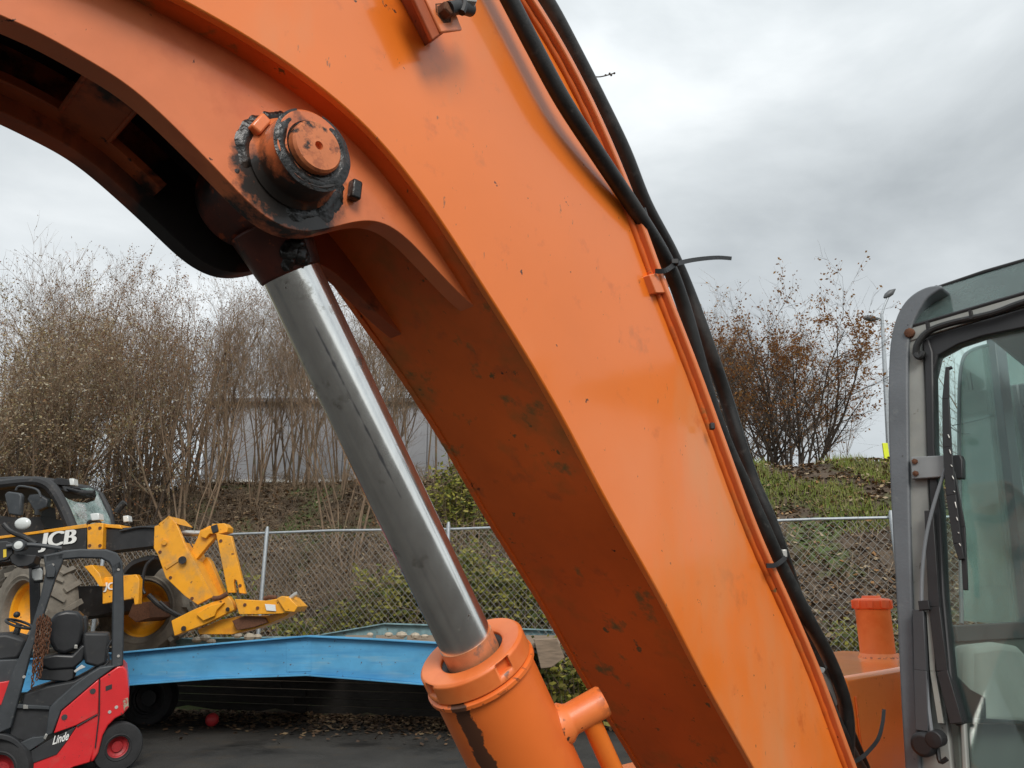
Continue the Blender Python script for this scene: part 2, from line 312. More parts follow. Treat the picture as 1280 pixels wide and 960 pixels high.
# ================================================================== EXCAVATOR
RX = mp3(3.3, -.99, 0)
EX = thing('excavator', RX, 'large orange excavator in the foreground with arched boom, chrome ram and grey cab', 'excavator')
K = -.83; WB = .318; KF = K-WB; KM = (K+KF)/2; KL = K-.045; KLF = KF+.045
def U3(l, n): return [mp3(u, n, z) for u, z in l]
def pl(px, c, k=5): return [(p.x, p.y) for p in spline([(*uz(x, y, c), 0) for x, y in px], k)]
low_px = [(229, 0), (270, 21), (319, 49), (375, 88), (424, 124), (454, 150), (480, 174), (512, 221), (550, 270), (580, 319), (604, 360), (633, 400), (664, 453), (692, 500), (717, 544), (742, 597), (799, 697), (840, 769), (877, 844), (915, 911), (943, 960)]
low = [(-1.5, 1.60), (-1.2, 1.78), (-.8, 2.0), (-.4, 2.17), (-.1, 2.27), (.1, 2.298)]+[uz(x, y, K) for x, y in low_px]+[(1.7, 1.06), (1.95, .80)]
low = [(p.x, p.y) for p in spline([(a, b, 0) for a, b in low], 4)]
up_px = [(660, 0), (697, 60), (733, 128), (765, 200), (793, 270), (824, 360), (860, 447), (893, 540), (917, 604), (941, 671), (967, 724), (994, 784), (1024, 855), (1061, 960)]
up = [(-1.62, 1.80), (-1.35, 2.05), (-.9, 2.38), (-.5, 2.60), (0, 2.775), (.35, 2.83), (.65, 2.80)]+[uz(x, y, K) for x, y in up_px]+[(2.12, .98), (2.2, .80)]
up = [(p.x, p.y) for p in spline([(a, b, 0) for a, b in up], 4)]
def resample(l, n):
    P_ = [V((a, b, 0)) for a, b in l]; d = [0]
    for i in range(1, len(P_)): d.append(d[-1]+(P_[i]-P_[i-1]).length)
    o = []; j = 0
    for i in range(n):
        s = d[-1]*i/(n-1)
        while j < len(d)-2 and d[j+1] < s: j += 1
        t = (s-d[j])/max(1e-9, d[j+1]-d[j]); p = P_[j].lerp(P_[j+1], t); o.append((p.x, p.y))
    return o
def offs(l, d):
    o = []
    for i, (a, b) in enumerate(l):
        p = V((*l[max(i-1, 0)], 0)); r = V((*l[min(i+1, len(l)-1)], 0)); t = (r-p).normalized(); o.append((a-t.y*d, b+t.x*d))
    return o
def relax(l, it):
    l = list(l)
    for _ in range(it): l = [l[0]]+[((l[i-1][0]+2*l[i][0]+l[i+1][0])/4, (l[i-1][1]+2*l[i][1]+l[i+1][1])/4) for i in range(1, len(l)-1)]+[l[-1]]
    return l
NB = 220
lowr = relax(resample(low, NB), 24); upr = relax(resample(up, NB), 24)
TH = .014
# box section of the boom: two side plates, bottom plate, top plate
b = MB(); b.band(U3(lowr, K), U3(offs(upr, -.004), K), -N*TH)
boom = b.build('boom', o_side, EX, RX, bevel=.0025)
b = MB(); b.band(U3(lowr, KF), U3(offs(upr, -.004), KF), N*TH); b.build('side_plate', o_under, boom, RX, bevel=.001)
lb = offs(lowr, .003); lb2 = offs(lowr, .017)
b = MB(); b.band(U3(lb, K-TH-.001), U3(lb2, K-TH-.001), -N*(WB-2*TH-.002)); b.build('bottom_plate', o_under, boom, RX)
ut = upr; ut2 = offs(upr, -.015)
b = MB(); b.band(U3(ut, K+.020), U3(ut2, K+.020), -N*(WB+.04)); b.build('top_plate', o_pale, boom, RX, bevel=.003)
b = MB(); wl = offs(upr, -.021)
wpts = U3(resample(wl, 260), K+.001)
b.tube(wpts, [.0075+.0006*sin(i*2.1) for i in range(260)], 8); b.build('weld_bead', o_under, boom, RX, ang=80)

# cylinder lugs below the boom
lug_px = [(0, 19), (49, 39), (94, 66), (150, 98), (180, 122), (210, 150), (244, 184), (270, 210), (292, 234), (319, 262), (345, 281), (371, 291), (397, 289), (420, 283), (446, 276), (465, 274), (480, 277), (494, 285), (512, 300), (535, 325), (564, 356), (586, 378), (603, 391)]
lugl = [(-.42, 2.155), (-.25, 2.185), (-.08, 2.203)]+[uz(x, y, KL) for x, y in lug_px]
lugl = [(p.x, p.y) for p in spline([(a, c, 0) for a, c in lugl], 5)]
lugl = relax(resample(lugl, 140), 12)
# upper edge of a lug: along the bottom plate
lin = offs(lowr, .011)
i0 = min(range(NB), key=lambda i: hypot(lin[i][0]-lugl[0][0], lin[i][1]-lugl[0][1])); i1 = min(range(NB), key=lambda i: hypot(lin[i][0]-lugl[-1][0], lin[i][1]-lugl[-1][1]))
lug_top = resample(lin[i0:i1+1], len(lugl))
pin_uz = uz(388, 190, K)
# lug paint: grease smeared round the pin and running down
mg, tg, bg_, curc, curr = M('orange_paint_lug', (.74, .195, .062), .45, var=.1, vscale=6, bump=.0007, bscale=25, coat=.4,
    spots=[(CHIP, 36, .69, .71, .7), ((.28, .10, .04), 60, .70, .74, .7, (1, 1, 1.5)), ((.55, .11, .03), 6, .5, .7, None)])
pc = mp3(pin_uz[0], KL, pin_uz[1]-.035)-RX
tco = nd(tg, 'ShaderNodeTexCoord'); dst = nd(tg, 'ShaderNodeVectorMath', operation='DISTANCE'); dst.inputs[1].default_value = pc
ngn = nd(tg, 'ShaderNodeTexNoise'); ngn.inputs['Scale'].default_value = 22; ngn.inputs['Detail'].default_value = 6; ngn.inputs['Roughness'].default_value = .65
tg.links.new(tco.outputs['Object'], dst.inputs[0]); tg.links.new(tco.outputs['Object'], ngn.inputs['Vector'])
ma = nd(tg, 'ShaderNodeMath', operation='MULTIPLY_ADD'); ma.inputs[1].default_value = .16; tg.links.new(ngn.outputs['Fac'], ma.inputs[0]); tg.links.new(dst.outputs['Value'], ma.inputs[2])
mrg = nd(tg, 'ShaderNodeMapRange'); mrg.inputs['From Min'].default_value = .136; mrg.inputs['From Max'].default_value = .168; mrg.inputs['To Min'].default_value = 1; mrg.inputs['To Max'].default_value = 0
tg.links.new(ma.outputs[0], mrg.inputs['Value'])
mxg = nd(tg, 'ShaderNodeMix', data_type='RGBA'); tg.links.new(mrg.outputs[0], mxg.inputs[0]); tg.links.new(curc, mxg.inputs[6]); mxg.inputs[7].default_value = (.018, .013, .010, 1); tg.links.new(mxg.outputs[2], bg_.inputs['Base Color'])
b = MB(); b.band(U3(lugl, KL), U3(lug_top, KL), -N*.034); lug = b.build('cylinder_lug', mg, boom, RX, bevel=.004)
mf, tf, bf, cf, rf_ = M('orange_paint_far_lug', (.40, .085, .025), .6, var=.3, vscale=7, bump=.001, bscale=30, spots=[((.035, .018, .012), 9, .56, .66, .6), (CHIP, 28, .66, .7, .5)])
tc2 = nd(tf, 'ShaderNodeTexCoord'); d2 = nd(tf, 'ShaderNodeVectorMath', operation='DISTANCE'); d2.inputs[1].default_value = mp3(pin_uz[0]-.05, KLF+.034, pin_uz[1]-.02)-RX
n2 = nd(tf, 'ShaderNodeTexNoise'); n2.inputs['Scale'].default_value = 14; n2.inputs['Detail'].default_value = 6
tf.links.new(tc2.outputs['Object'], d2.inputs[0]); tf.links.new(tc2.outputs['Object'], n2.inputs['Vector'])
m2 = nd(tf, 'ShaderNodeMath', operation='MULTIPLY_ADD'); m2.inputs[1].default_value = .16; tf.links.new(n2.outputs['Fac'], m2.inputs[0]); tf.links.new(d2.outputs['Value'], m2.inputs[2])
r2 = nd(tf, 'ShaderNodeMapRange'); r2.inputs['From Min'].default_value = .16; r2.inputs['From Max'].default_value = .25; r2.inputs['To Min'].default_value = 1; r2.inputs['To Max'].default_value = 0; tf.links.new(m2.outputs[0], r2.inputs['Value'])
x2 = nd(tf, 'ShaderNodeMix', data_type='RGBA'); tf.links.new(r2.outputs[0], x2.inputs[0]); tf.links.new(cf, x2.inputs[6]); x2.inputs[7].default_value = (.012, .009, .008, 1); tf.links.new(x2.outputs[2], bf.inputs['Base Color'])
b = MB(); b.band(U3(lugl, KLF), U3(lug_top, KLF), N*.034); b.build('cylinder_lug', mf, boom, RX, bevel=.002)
# web plate between the lugs with two rectangular openings
nl = len(lugl); ipin = min(range(nl), key=lambda i: hypot(lugl[i][0]-uz(318, 262, KL)[0], lugl[i][1]-uz(318, 262, KL)[1]))
web = resample(offs(lugl[:ipin+1], .024), 41); web2 = offs(web, .012)
def idx(px, py): a = uz(px, py, KL); return min(range(41), key=lambda i: hypot(web[i][0]-a[0], web[i][1]+-.04-a[1]))
h1a, h1b, h2a, h2b = max(0, idx(0, 19)-9), idx(118, 80), idx(190, 132), 40
nA = K-.045-.034; nB = KLF+.034; wv = nA-nB
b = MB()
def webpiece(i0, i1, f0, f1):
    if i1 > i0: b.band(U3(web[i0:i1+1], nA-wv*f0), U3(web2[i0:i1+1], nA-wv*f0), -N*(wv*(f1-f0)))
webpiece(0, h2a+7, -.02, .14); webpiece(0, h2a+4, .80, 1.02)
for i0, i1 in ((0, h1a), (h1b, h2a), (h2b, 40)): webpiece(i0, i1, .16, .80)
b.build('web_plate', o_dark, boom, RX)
b = MB()    # raised rims of the openings
for a_, c_ in ((h1a, h1b), (h2a, h2b)):
    c_ = min(c_, h2a+4)
    lp = [mp3(*[web[a_][0], nA-wv*.16, web[a_][1]])]+[mp3(web[i][0], nA-wv*.16, web[i][1]) for i in range(a_, c_+1)]+[mp3(web[i][0], nA-wv*.80, web[i][1]) for i in range(c_, a_-1, -1)]
    b.tube(lp[1:]+[lp[1]] if c_ < h2a else [mp3(web[a_][0], nA-wv*.8, web[a_][1]), lp[1], lp[2], lp[3], lp[4]], .0035, 6)
b.build('opening_rim', o_dark, boom, RX)
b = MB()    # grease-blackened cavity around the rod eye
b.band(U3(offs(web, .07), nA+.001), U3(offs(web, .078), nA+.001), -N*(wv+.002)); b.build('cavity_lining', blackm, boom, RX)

# pin boss with washer, bolts and grease
pu, pz = pin_uz
pc_l = mp3(pu, KL, pz); pc_f = mp3(pu, K, pz)
rb = .0565
b = MB(); b.lathe([(rb*1.16, -.005), (rb*1.16, .003), (rb*1.03, .010), (rb, .014), (rb, .050), (rb-.004, .054), (rb*.70, .054), (rb*.68, .048), (rb*.66, .046)], pc_l, N, 56); boss = b.build('pin_boss', mg, boom, RX)
# pin face with its own wear
mpn, tpn, bpn, cpn, rpn = M('pin_face_paint', (.62, .19, .07), .5, var=.2, vscale=20, bump=.001, bscale=50, spots=[((.025, .018, .014), 26, .54, .60, .4), ((.45, .13, .05), 50, .55, .65, None)])
b = MB(); b.lathe([(.036, .03), (.036, .062), (.033, .066), (.006, .067), (.005, .058), (.001, .058)], pc_l, N, 44); b.build('pivot_pin', mpn, boom, RX)
def grease_patch(o, ax_, ua, r0, r1, a0, a1, h, seed, na=110, nr=18, soft=.6):
    """ragged smear of thick grease: an uneven skin that dips under the surface at its edge"""
    bb = MB(); wa = ax_.cross(ua); vs = []
    for i in range(na+1):
        fa = i/na; a = radians(a0+(a1-a0)*fa)
        for j in range(nr+1):
            fr = j/nr; r = r0+(r1-r0)*fr; d_ = ua*cos(a)+wa*sin(a); p = o+d_*r
            e_ = min(1, min(fa, 1-fa)/.12)*min(1, min(fr+.0, 1-fr)/soft)
            k_ = p*34+V((seed*3.1, seed, 0)); n_ = mnoise.noise(k_)*.95+mnoise.noise(k_*2.3)*.30+mnoise.noise(k_*6.1)*.08
            vs.append(p+ax_*(h*(e_*1.15-.45+n_*.75)))
    bb.add(vs, [[i*(nr+1)+j, i*(nr+1)+j+1, (i+1)*(nr+1)+j+1, (i+1)*(nr+1)+j] for i in range(na) for j in range(nr)]); return bb
stuff(grease_patch(pc_l+N*.054, N, B, .0355, .0575, 120, 440, .0030, 3, 150, 14, .45).build('grease', greasem, boom, RX, ang=80))
stuff(grease_patch(pc_l, N, B, .050, .092, 95, 215, .0075, 5).build('grease', greasem, boom, RX, ang=80))
stuff(grease_patch(pc_l, N, B, .050, .094, -98, 14, .007, 8).build('grease', greasem, boom, RX, ang=80))
# washer ears with bolts at opposite sides of the boss
def px_l(x, y): return atN(x, y, KL)
for (x, y), mm, ll in (((320, 160), o_pale, 'orange bolt head in black grease'), ((439, 241), greasem, 'bolt head caked in black grease')):
    c = px_l(x, y); d_ = (c-pc_l).normalized(); w_ = N.cross(d_)
    b = MB(); b.box(c+N*.009, (.030, .016, .016), (w_, d_, N)); o_ = b.build('bolt', mm, boom, RX, bevel=.003); o_['label'] = ll
# bracket with hose clamp at the top edge of the photo
def bpx(x, y, h=0): return atN(x, y, K+h)
b = MB()
bl = [bpx(484, -30), bpx(500, -30), bpx(541, 52), bpx(531, 58)]
b.prism([p for p in bl], N*.050)
b.prism([bpx(505, -30, .050), bpx(541, 50, .050), bpx(574, 26, .050), bpx(548, -40, .050)], -N*.008)
brk = b.build('hose_bracket', o_dark, boom, RX, bevel=.002)
b = MB(); cb = bpx(552, 18, .050); b.lathe([(.019, 0), (.019, .004), (.0125, .004), (.0125, .018), (.010, .021), (.001, .021)], cb, N, 6); b.build('bolt', rusty, boom, RX, bevel=.001)
b = MB(); b.box(bpx(553, 16, .051), (.062, .055, .006), ((bpx(541, 50)-bpx(505, -30)).normalized(), N.cross((bpx(541, 50)-bpx(505, -30)).normalized()), N)); b.build('clamp_plate', o_pale, boom, RX, bevel=.006)
b = MB(); b.tube(spline([bpx(560, 11, .066), bpx(575, 9, .062), bpx(588, 12, .056)], 5), .011, 12); b.tube(spline([bpx(572, -6, .06), bpx(580, 4, .07), bpx(577, 16, .07)], 5), .006, 8); b.build('hose_clip', plastic, boom, RX)
b = MB(); b.tube([bpx(574, 0, .06), bpx(590, 3, .062), bpx(588, 12, .06)], [.008, .014, .006], 10); b.build('hose_fitting', steel, boom, RX)
# lifting tab and notched plate on the top plate beside the zip tie
def kx(x, y, h=.02): return atN(x, y, K+h)
b = MB(); b.prism([kx(812, 343, .016), kx(826, 340, .016), kx(834, 366, .016), kx(820, 366, .016)], -N*.05); b.build('hose_tab', o_pale, boom, RX, bevel=.002)
b = MB(); b.prism([kx(822, 345, -.03), kx(836, 348, -.03), kx(838, 358, -.03), kx(826, 360, -.03)], -N*.1); b.build('hose_tab', o_side, boom, RX, bevel=.003)
# ---- boom cylinder
ctop = mp3(pu, KM, pz)
cg = atN(588, 812, KM); ax = (cg-ctop).normalized(); side = N.cross(ax).normalized()     # side: towards machine rear, up
if side.dot(B) < 0: side = -side
Lr = (cg-ctop).length; Rr = .0445; Rb = .091
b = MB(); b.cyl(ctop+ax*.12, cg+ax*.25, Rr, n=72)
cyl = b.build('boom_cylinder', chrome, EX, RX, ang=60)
# dark reflection stripe painted into the chrome colour along the rod
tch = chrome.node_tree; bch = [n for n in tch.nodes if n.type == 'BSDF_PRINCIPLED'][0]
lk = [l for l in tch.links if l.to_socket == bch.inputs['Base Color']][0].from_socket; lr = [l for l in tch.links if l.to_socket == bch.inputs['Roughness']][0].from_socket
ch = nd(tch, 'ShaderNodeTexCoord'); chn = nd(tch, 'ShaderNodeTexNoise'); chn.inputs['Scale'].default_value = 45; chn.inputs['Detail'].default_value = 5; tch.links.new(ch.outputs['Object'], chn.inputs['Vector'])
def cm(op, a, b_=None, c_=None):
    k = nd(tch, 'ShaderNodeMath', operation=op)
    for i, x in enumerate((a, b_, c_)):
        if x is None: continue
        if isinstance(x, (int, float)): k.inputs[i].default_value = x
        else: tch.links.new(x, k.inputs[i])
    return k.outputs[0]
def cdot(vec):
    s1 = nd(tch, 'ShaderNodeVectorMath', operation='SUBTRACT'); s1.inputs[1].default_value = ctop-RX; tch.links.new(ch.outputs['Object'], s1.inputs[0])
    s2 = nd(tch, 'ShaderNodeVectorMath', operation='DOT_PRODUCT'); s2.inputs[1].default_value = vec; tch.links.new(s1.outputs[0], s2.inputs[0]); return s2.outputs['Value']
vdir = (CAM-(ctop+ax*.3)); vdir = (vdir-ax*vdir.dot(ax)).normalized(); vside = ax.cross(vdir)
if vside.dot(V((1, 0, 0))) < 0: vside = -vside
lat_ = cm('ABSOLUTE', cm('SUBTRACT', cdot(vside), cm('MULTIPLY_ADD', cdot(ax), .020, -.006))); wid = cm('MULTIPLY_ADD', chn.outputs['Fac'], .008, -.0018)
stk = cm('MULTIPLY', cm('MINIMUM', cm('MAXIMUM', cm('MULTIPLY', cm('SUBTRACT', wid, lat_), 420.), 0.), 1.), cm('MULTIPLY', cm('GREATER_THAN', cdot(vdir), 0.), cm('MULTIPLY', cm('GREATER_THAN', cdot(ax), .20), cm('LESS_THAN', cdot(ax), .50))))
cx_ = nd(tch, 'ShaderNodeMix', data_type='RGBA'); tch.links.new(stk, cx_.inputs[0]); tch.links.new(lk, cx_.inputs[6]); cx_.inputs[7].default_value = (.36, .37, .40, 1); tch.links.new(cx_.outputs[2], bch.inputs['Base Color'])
b = MB(); b.cyl(ctop+ax*(Lr-.020), cg+ax*.04, Rr+.0012, n=64); b.build('rod_collar', copper, cyl, RX, ang=60)
b = MB(); b.lathe([(.070, -.045), (.070, .045)], ctop, N, 40); b.tube([ctop+ax*.05, ctop+ax*.11, ctop+ax*.128], [.060, .050, Rr+.002], 32); b.build('rod_eye', m1('rod_eye_grimy_paint', (.10, .022, .012), .5, var=.5, vscale=12, spots=[((.02, .012, .01), 16, .45, .6, .4), ((.35, .07, .02), 30, .62, .68, .6)]), cyl, RX, bevel=.004)
gv = (CAM-ctop).normalized(); gv = (gv-ax*gv.dot(ax)).normalized(); gs = ax.cross(gv); gs = gs if gs.x > 0 else -gs
b = MB()
for (a_, l_, r_) in ((.100, .012, .016), (.108, .022, .014), (.114, .004, .012), (.094, .024, .013), (.118, .026, .008)): b.ball(ctop+ax*a_+gv*.044+gs*l_, r_, 20, (1, 1, 1.1))
for v in b.v: v += (v-(ctop+ax*.105+gv*.03)).normalized()*(.006*mnoise.noise(v*90)+.004*mnoise.noise(v*210))
stuff(b.build('grease', greasem, cyl, RX, ang=80))
# gland nut with notches
b = MB(); b.lathe([(Rr+.010, .028), (Rr+.010, .004), (Rr+.016, 0), (Rb-.004, 0), (Rb, .004), (Rb, .034), (Rb-.006, .036), (Rb-.006, .045)], cg, ax, 96, ref=N)
gl = b.build('gland_nut', o_gland, cyl, RX, bevel=.0012)
notch_m = m1('notch_shadow_metal', (.16, .055, .025), .7, var=.3)
def scr(p):
    d = p-CAM; return 640+960*d.x/(d.y*cos(PITCH)+d.z*sin(PITCH))
def nrd(a): return N*cos(a)+ax.cross(N)*sin(a)
a_best = min([radians(i) for i in range(360) if nrd(radians(i)).dot(CAM-cg) > 0], key=lambda a: abs(scr(cg+nrd(a)*Rb)-627))
for k in range(4):
    a = a_best+pi/2*k; rd = N*cos(a)+ax.cross(N)*sin(a); tg_ = ax.cross(rd)
    b = MB(); b.box(cg+rd*(Rb-.0045)+ax*.012, (.014, .026, .020), (rd, tg_, ax)); cut = b.build('notch_insert', notch_m, cyl, RX)
    b_ = gl.modifiers.new('notch', 'BOOLEAN'); b_.operation = 'DIFFERENCE'; b_.object = cut; b_.solver = 'EXACT'
dgx = bpy.context.evaluated_depsgraph_get(); dgx.update()
gme = bpy.data.meshes.new_from_object(gl.evaluated_get(dgx)); gl.modifiers.clear(); gl.data = gme
for o_ in [c for c in cyl.children if c.name.startswith('notch_insert')]: bpy.data.objects.remove(o_)
b = MB(); b.lathe([(Rr+.001, .012), (Rr+.0095, .008), (Rr+.0095, .03), (Rr+.001, .03)], cg, ax, 64, close=True); b.build('wiper_seal', sealm, cyl, RX)
b = MB(); b.lathe([(Rb-.003, .036), (Rb+.003, .040), (Rb+.003, .046), (Rb-.004, .050), (Rb-.005, 1.0), (Rb-.005, 1.05)], cg, ax, 96)
mcy, tcy, bcy, ccy, rcy = M('orange_paint_barrel', (.80, .17, .028), .42, var=.07, vscale=4, bump=.0004, bscale=14, coat=.15, spots=[(CHIP, 40, .735, .75, .7), ((.72, .12, .02), 5, .5, .7, None), ((.85, .26, .06), 3, .55, .8, None)])
# oil run down the barrel: angle about the axis measured from a fixed reference
of_dir = (atN(532, 880, KM+.045)-cg); of_dir = (of_dir-ax*of_dir.dot(ax)).normalized()
tco = nd(tcy, 'ShaderNodeTexCoord'); 
def dotn(vec):
    s1 = nd(tcy, 'ShaderNodeVectorMath', operation='SUBTRACT'); s1.inputs[1].default_value = cg-RX; tcy.links.new(tco.outputs['Object'], s1.inputs[0])
    s2 = nd(tcy, 'ShaderNodeVectorMath', operation='DOT_PRODUCT'); s2.inputs[1].default_value = vec; tcy.links.new(s1.outputs[0], s2.inputs[0]); return s2.outputs['Value']
tw = ax.cross(of_dir)
nn = nd(tcy, 'ShaderNodeTexNoise'); nn.inputs['Scale'].default_value = 30; nn.inputs['Detail'].default_value = 9; nn.inputs['Roughness'].default_value = .7; tcy.links.new(tco.outputs['Object'], nn.inputs['Vector'])
def mth(op, a, b_=None, c_=None):
    k = nd(tcy, 'ShaderNodeMath', operation=op)
    for i, x in enumerate((a, b_, c_)):
        if x is None: continue
        if isinstance(x, (int, float)): k.inputs[i].default_value = x
        else: tcy.links.new(x, k.inputs[i])
    return k.outputs[0]
lat = mth('ABSOLUTE', dotn(tw)); lat = mth('MULTIPLY_ADD', nn.outputs['Fac'], .034, lat)
inr = mth('MINIMUM', mth('MAXIMUM', mth('MULTIPLY', mth('SUBTRACT', .0325, lat), 500.), 0.), .93); fro = mth('GREATER_THAN', dotn(of_dir), 0.); msk = mth('MULTIPLY', inr, fro)
mxo = nd(tcy, 'ShaderNodeMix', data_type='RGBA'); tcy.links.new(msk, mxo.inputs[0]); tcy.links.new(ccy, mxo.inputs[6]); mxo.inputs[7].default_value = (.045, .028, .018, 1); tcy.links.new(mxo.outputs[2], bcy.inputs['Base Color'])
edgewear(mcy, .53, .58, .585, .62, (.07, .035, .02), 70)
brl = b.build('barrel', mcy, cyl, RX)
# hydraulic port and feed pipe
ps = atN(692, 880, KM); al = (ps-cg).dot(ax); pdir = (side*.80+N*.60).normalized(); p0 = cg+ax*al+pdir*(Rb-.012)
pe = p0+pdir*.085
b = MB(); b.lathe([(.036, 0), (.034, .012), (.028, .020), (.0265, .024), (.0265, .084), (.024, .088), (.001, .088)], p0, pdir, 40); b.build('port', o_gland, cyl, RX)
pq = p0+pdir*.052
b = MB(); b.tube([pq, pq+ax*.06, pq+ax*.8], .0175, 20); b.build('feed_pipe', o_side, cyl, RX)
# ---- hoses along the boom
def hose(pts, r, name='hydraulic_hose', mat=rubber, ex=6):
    bb = MB(); bb.tube(spline(pts, ex), r, 14); return bb.build(name, mat, EX, RX, ang=80)
A1 = [kx(600, -70, .035), kx(637, 0, .035), kx(668, 60, .035), kx(705, 128, .035), kx(752, 200, .028), kx(800, 272, .015), kx(832, 325, .0), kx(852, 375, -.01), kx(868, 430, -.01), kx(887, 500, -.01), kx(907, 555, -.01), kx(932, 610, -.01), kx(957, 665, .0), kx(975, 705, .0), kx(1008, 770, .01), kx(1037, 825, .0), kx(1054, 870, -.01), kx(1060, 910, -.02), kx(1058, 965, -.05)]
hose(A1, .0160)
B1 = [kx(628, -80, -.07), kx(682, 0, -.07), kx(715, 60, -.07), kx(750, 128, -.07), kx(780, 190, -.07), kx(806, 255, -.08), kx(838, 315, -.09), kx(860, 365, -.09), kx(884, 430, -.08), kx(905, 490, -.09), kx(922, 545, -.08), kx(940, 600, -.07), kx(962, 650, -.05), kx(980, 700, -.05), kx(1000, 760, -.1), kx(1022, 830, -.12), kx(1050, 890, -.14), kx(1080, 960, -.14)]
hose(B1, .0172)
C1 = [kx(800, 262, -.03), kx(815, 310, -.03), kx(828, 342, -.04)]
hose(C1, .013)
C2 = [kx(975, 715, -.04), kx(990, 765, -.02), kx(1008, 818, -.01), kx(1018, 845, -.01)]
hose(C2, .012)
b = MB(); b.tube([kx(1024, 838, -.03), kx(1029, 852, -.03), kx(1039, 880, -.03)], [.014, .017, .015], 12); b.build('hose_fitting', steel, EX, RX)
hose([kx(1030, 868, 0), kx(1046, 905, -.02), kx(1066, 945, -.04), kx(1090, 985, -.06)], .016)
# the steel pipe clamp plates
def ztie(name, loop, tail, w, th=.0022):
    bb = MB()
    for pth in (loop, tail):
        pth = spline(pth, 6)
        vd = ray(0, 0)
        for i in range(len(pth)-1):
            a, c = pth[i], pth[i+1]; t_ = (c-a).normalized(); s_ = t_.cross((a-CAM).normalized()).normalized(); n_ = t_.cross(s_)
            wa = w
            bb.box((a+c)/2, ((c-a).length*1.06, wa, th), (t_, s_, n_))
    return bb.build(name, plastic, EX, RX)
ztie('zip_tie', [kx(819, 339, .02), kx(832, 338, .03), kx(846, 328, .02)], [kx(840, 331, .02), kx(866, 325, -.02), kx(895, 322, -.05), kx(914, 323, -.08)], .010)
b = MB(); b.box(kx(843, 328, .024), (.016, .014, .012)); b.build('tie_head', plastic, EX, RX, bevel=.002)
ztie('zip_tie', [kx(958, 707, .02), kx(970, 706, .03), kx(982, 697, .02)], [kx(982, 697, .02), kx(986, 708, .0), kx(990, 718, -.02)], .010)
b = MB(); b.box(kx(980, 692, .01), (.012, .012, .018)); b.build('tie_head', steel, EX, RX, bevel=.002)
ztie('zip_tie', [kx(1060, 955, .0), kx(1072, 950, .01), kx(1082, 943, .0)], [kx(1082, 943, 0), kx(1097, 925, -.01), kx(1103, 905, -.02), kx(1105, 887, -.03)], .009)
b = MB(); b.box(kx(890, 533, .024), (.010, .012, .014)); b.build('hose_clip', plastic, EX, RX, bevel=.002)

# ---- hydraulic tank behind the boom
tz = 1.33; tu, tn = 2.97, -1.25
b = MB(); b.box(mp3(tu+.75, tn-.32, tz-.3), (1.5, .64, .6), (B, N, Z)); tank = b.build('hydraulic_tank', o_side, EX, RX, bevel=.018, seg=3)
b = MB(); b.box(mp3(tu+.06, tn+.003, tz-.32), (.010, .008, .5), (B, N, Z)); b.build('tank_seam', o_under, tank, RX, bevel=.003)
cc = atN(1098, 822, tn); rr_ = ray(1098, 822); cc = CAM+rr_*((tz-1.6)/rr_.z)
b = MB(); b.lathe([(.095, -.004), (.086, .012), (.080, .02), (.080, .22), (.083, .225)], cc, Z, 36); b.build('filler_neck', o_gland, tank, RX)
b = MB(); b.lathe([(.086, .226), (.088, .232), (.088, .268), (.080, .276), (.045, .278), (.042, .290), (.001, .290)], cc, Z, 36)
for k in range(9): a = 2*pi*k/9; b.box(cc+V((cos(a)*.088, sin(a)*.088, .25)), (.012, .026, .040), (V((cos(a), sin(a), 0)), V((-sin(a), cos(a), 0)), Z))
b.build('filler_cap', m1('filler_cap_orange', (.78, .11, .025), .45, var=.1, spots=[((.8, .35, .16), 12, .6, .75, None)]), tank, RX, bevel=.003)

# ---- cab
def cpt(px, py, off=0.):
    r = ray(px, py); n_ = B-Z*.22; d0 = 2.003-.22*1.229+off      # windscreen plane u-.22 z
    t = (d0+.22*CAM.z)/(r.dot(n_)); return CAM+r*t
def cp(pts, off=0., dep=.03, k=0):
    P_ = [cpt(x, y, off) for x, y in pts]; return P_
cab = None
def cpart(name, pts, mat, off=0., dep=.03, bevel=.003, parent=None, seg=2):
    bb = MB(); bb.prism(cp(pts, off), B*dep); return bb.build(name, mat, parent or cab, RX, bevel=bevel, seg=seg)
mo = [(1140, 1110), (1131, 962), (1126, 880), (1119, 730), (1113, 620), (1110, 520), (1111, 450), (1115, 415), (1124, 388), (1138, 370), (1157, 359), (1176, 356)]
mi = [(1166, 1110), (1151, 962), (1146, 880), (1141, 770), (1137, 640), (1135, 520), (1135, 450), (1137, 420), (1142, 402), (1150, 386), (1160, 372), (1178, 360)]
b = MB(); mo_ = spline([(*p, 0) for p in mo], 4); mi_ = spline([(*p, 0) for p in mi], 4)
b.band([cpt(p.x, p.y, -.012) for p in mo_], [cpt(p.x, p.y, -.012) for p in mi_], B*.11)
cab = b.build('cab', cabgrey, EX, RX, bevel=.014, seg=4)
cpart('pillar_plate', [(1134, 411), (1152, 407), (1157, 500), (1160, 600), (1165, 700), (1174, 800), (1190, 962), (1205, 1110), (1160, 1110), (1148, 962), (1139, 760), (1135, 600), (1133, 500)], cabframe, .0, .03)
cpart('header_plate', [(1131, 411), (1300, 362), (1300, 376), (1136, 427)], cabframe, -.004, .03)
cpart('window_seal', [(1152, 425), (1160, 422), (1166, 440), (1168, 560), (1176, 640), (1180, 740), (1190, 850), (1206, 905), (1194, 908), (1180, 850), (1170, 740), (1163, 640), (1158, 560), (1155, 450)], sealm, -.010, .045, .004)
cpart('window_seal', [(1152, 427), (1162, 419), (1300, 379), (1300, 405), (1228, 420), (1198, 430), (1172, 444), (1166, 470), (1158, 470)], sealm, -.002, .05, .004)
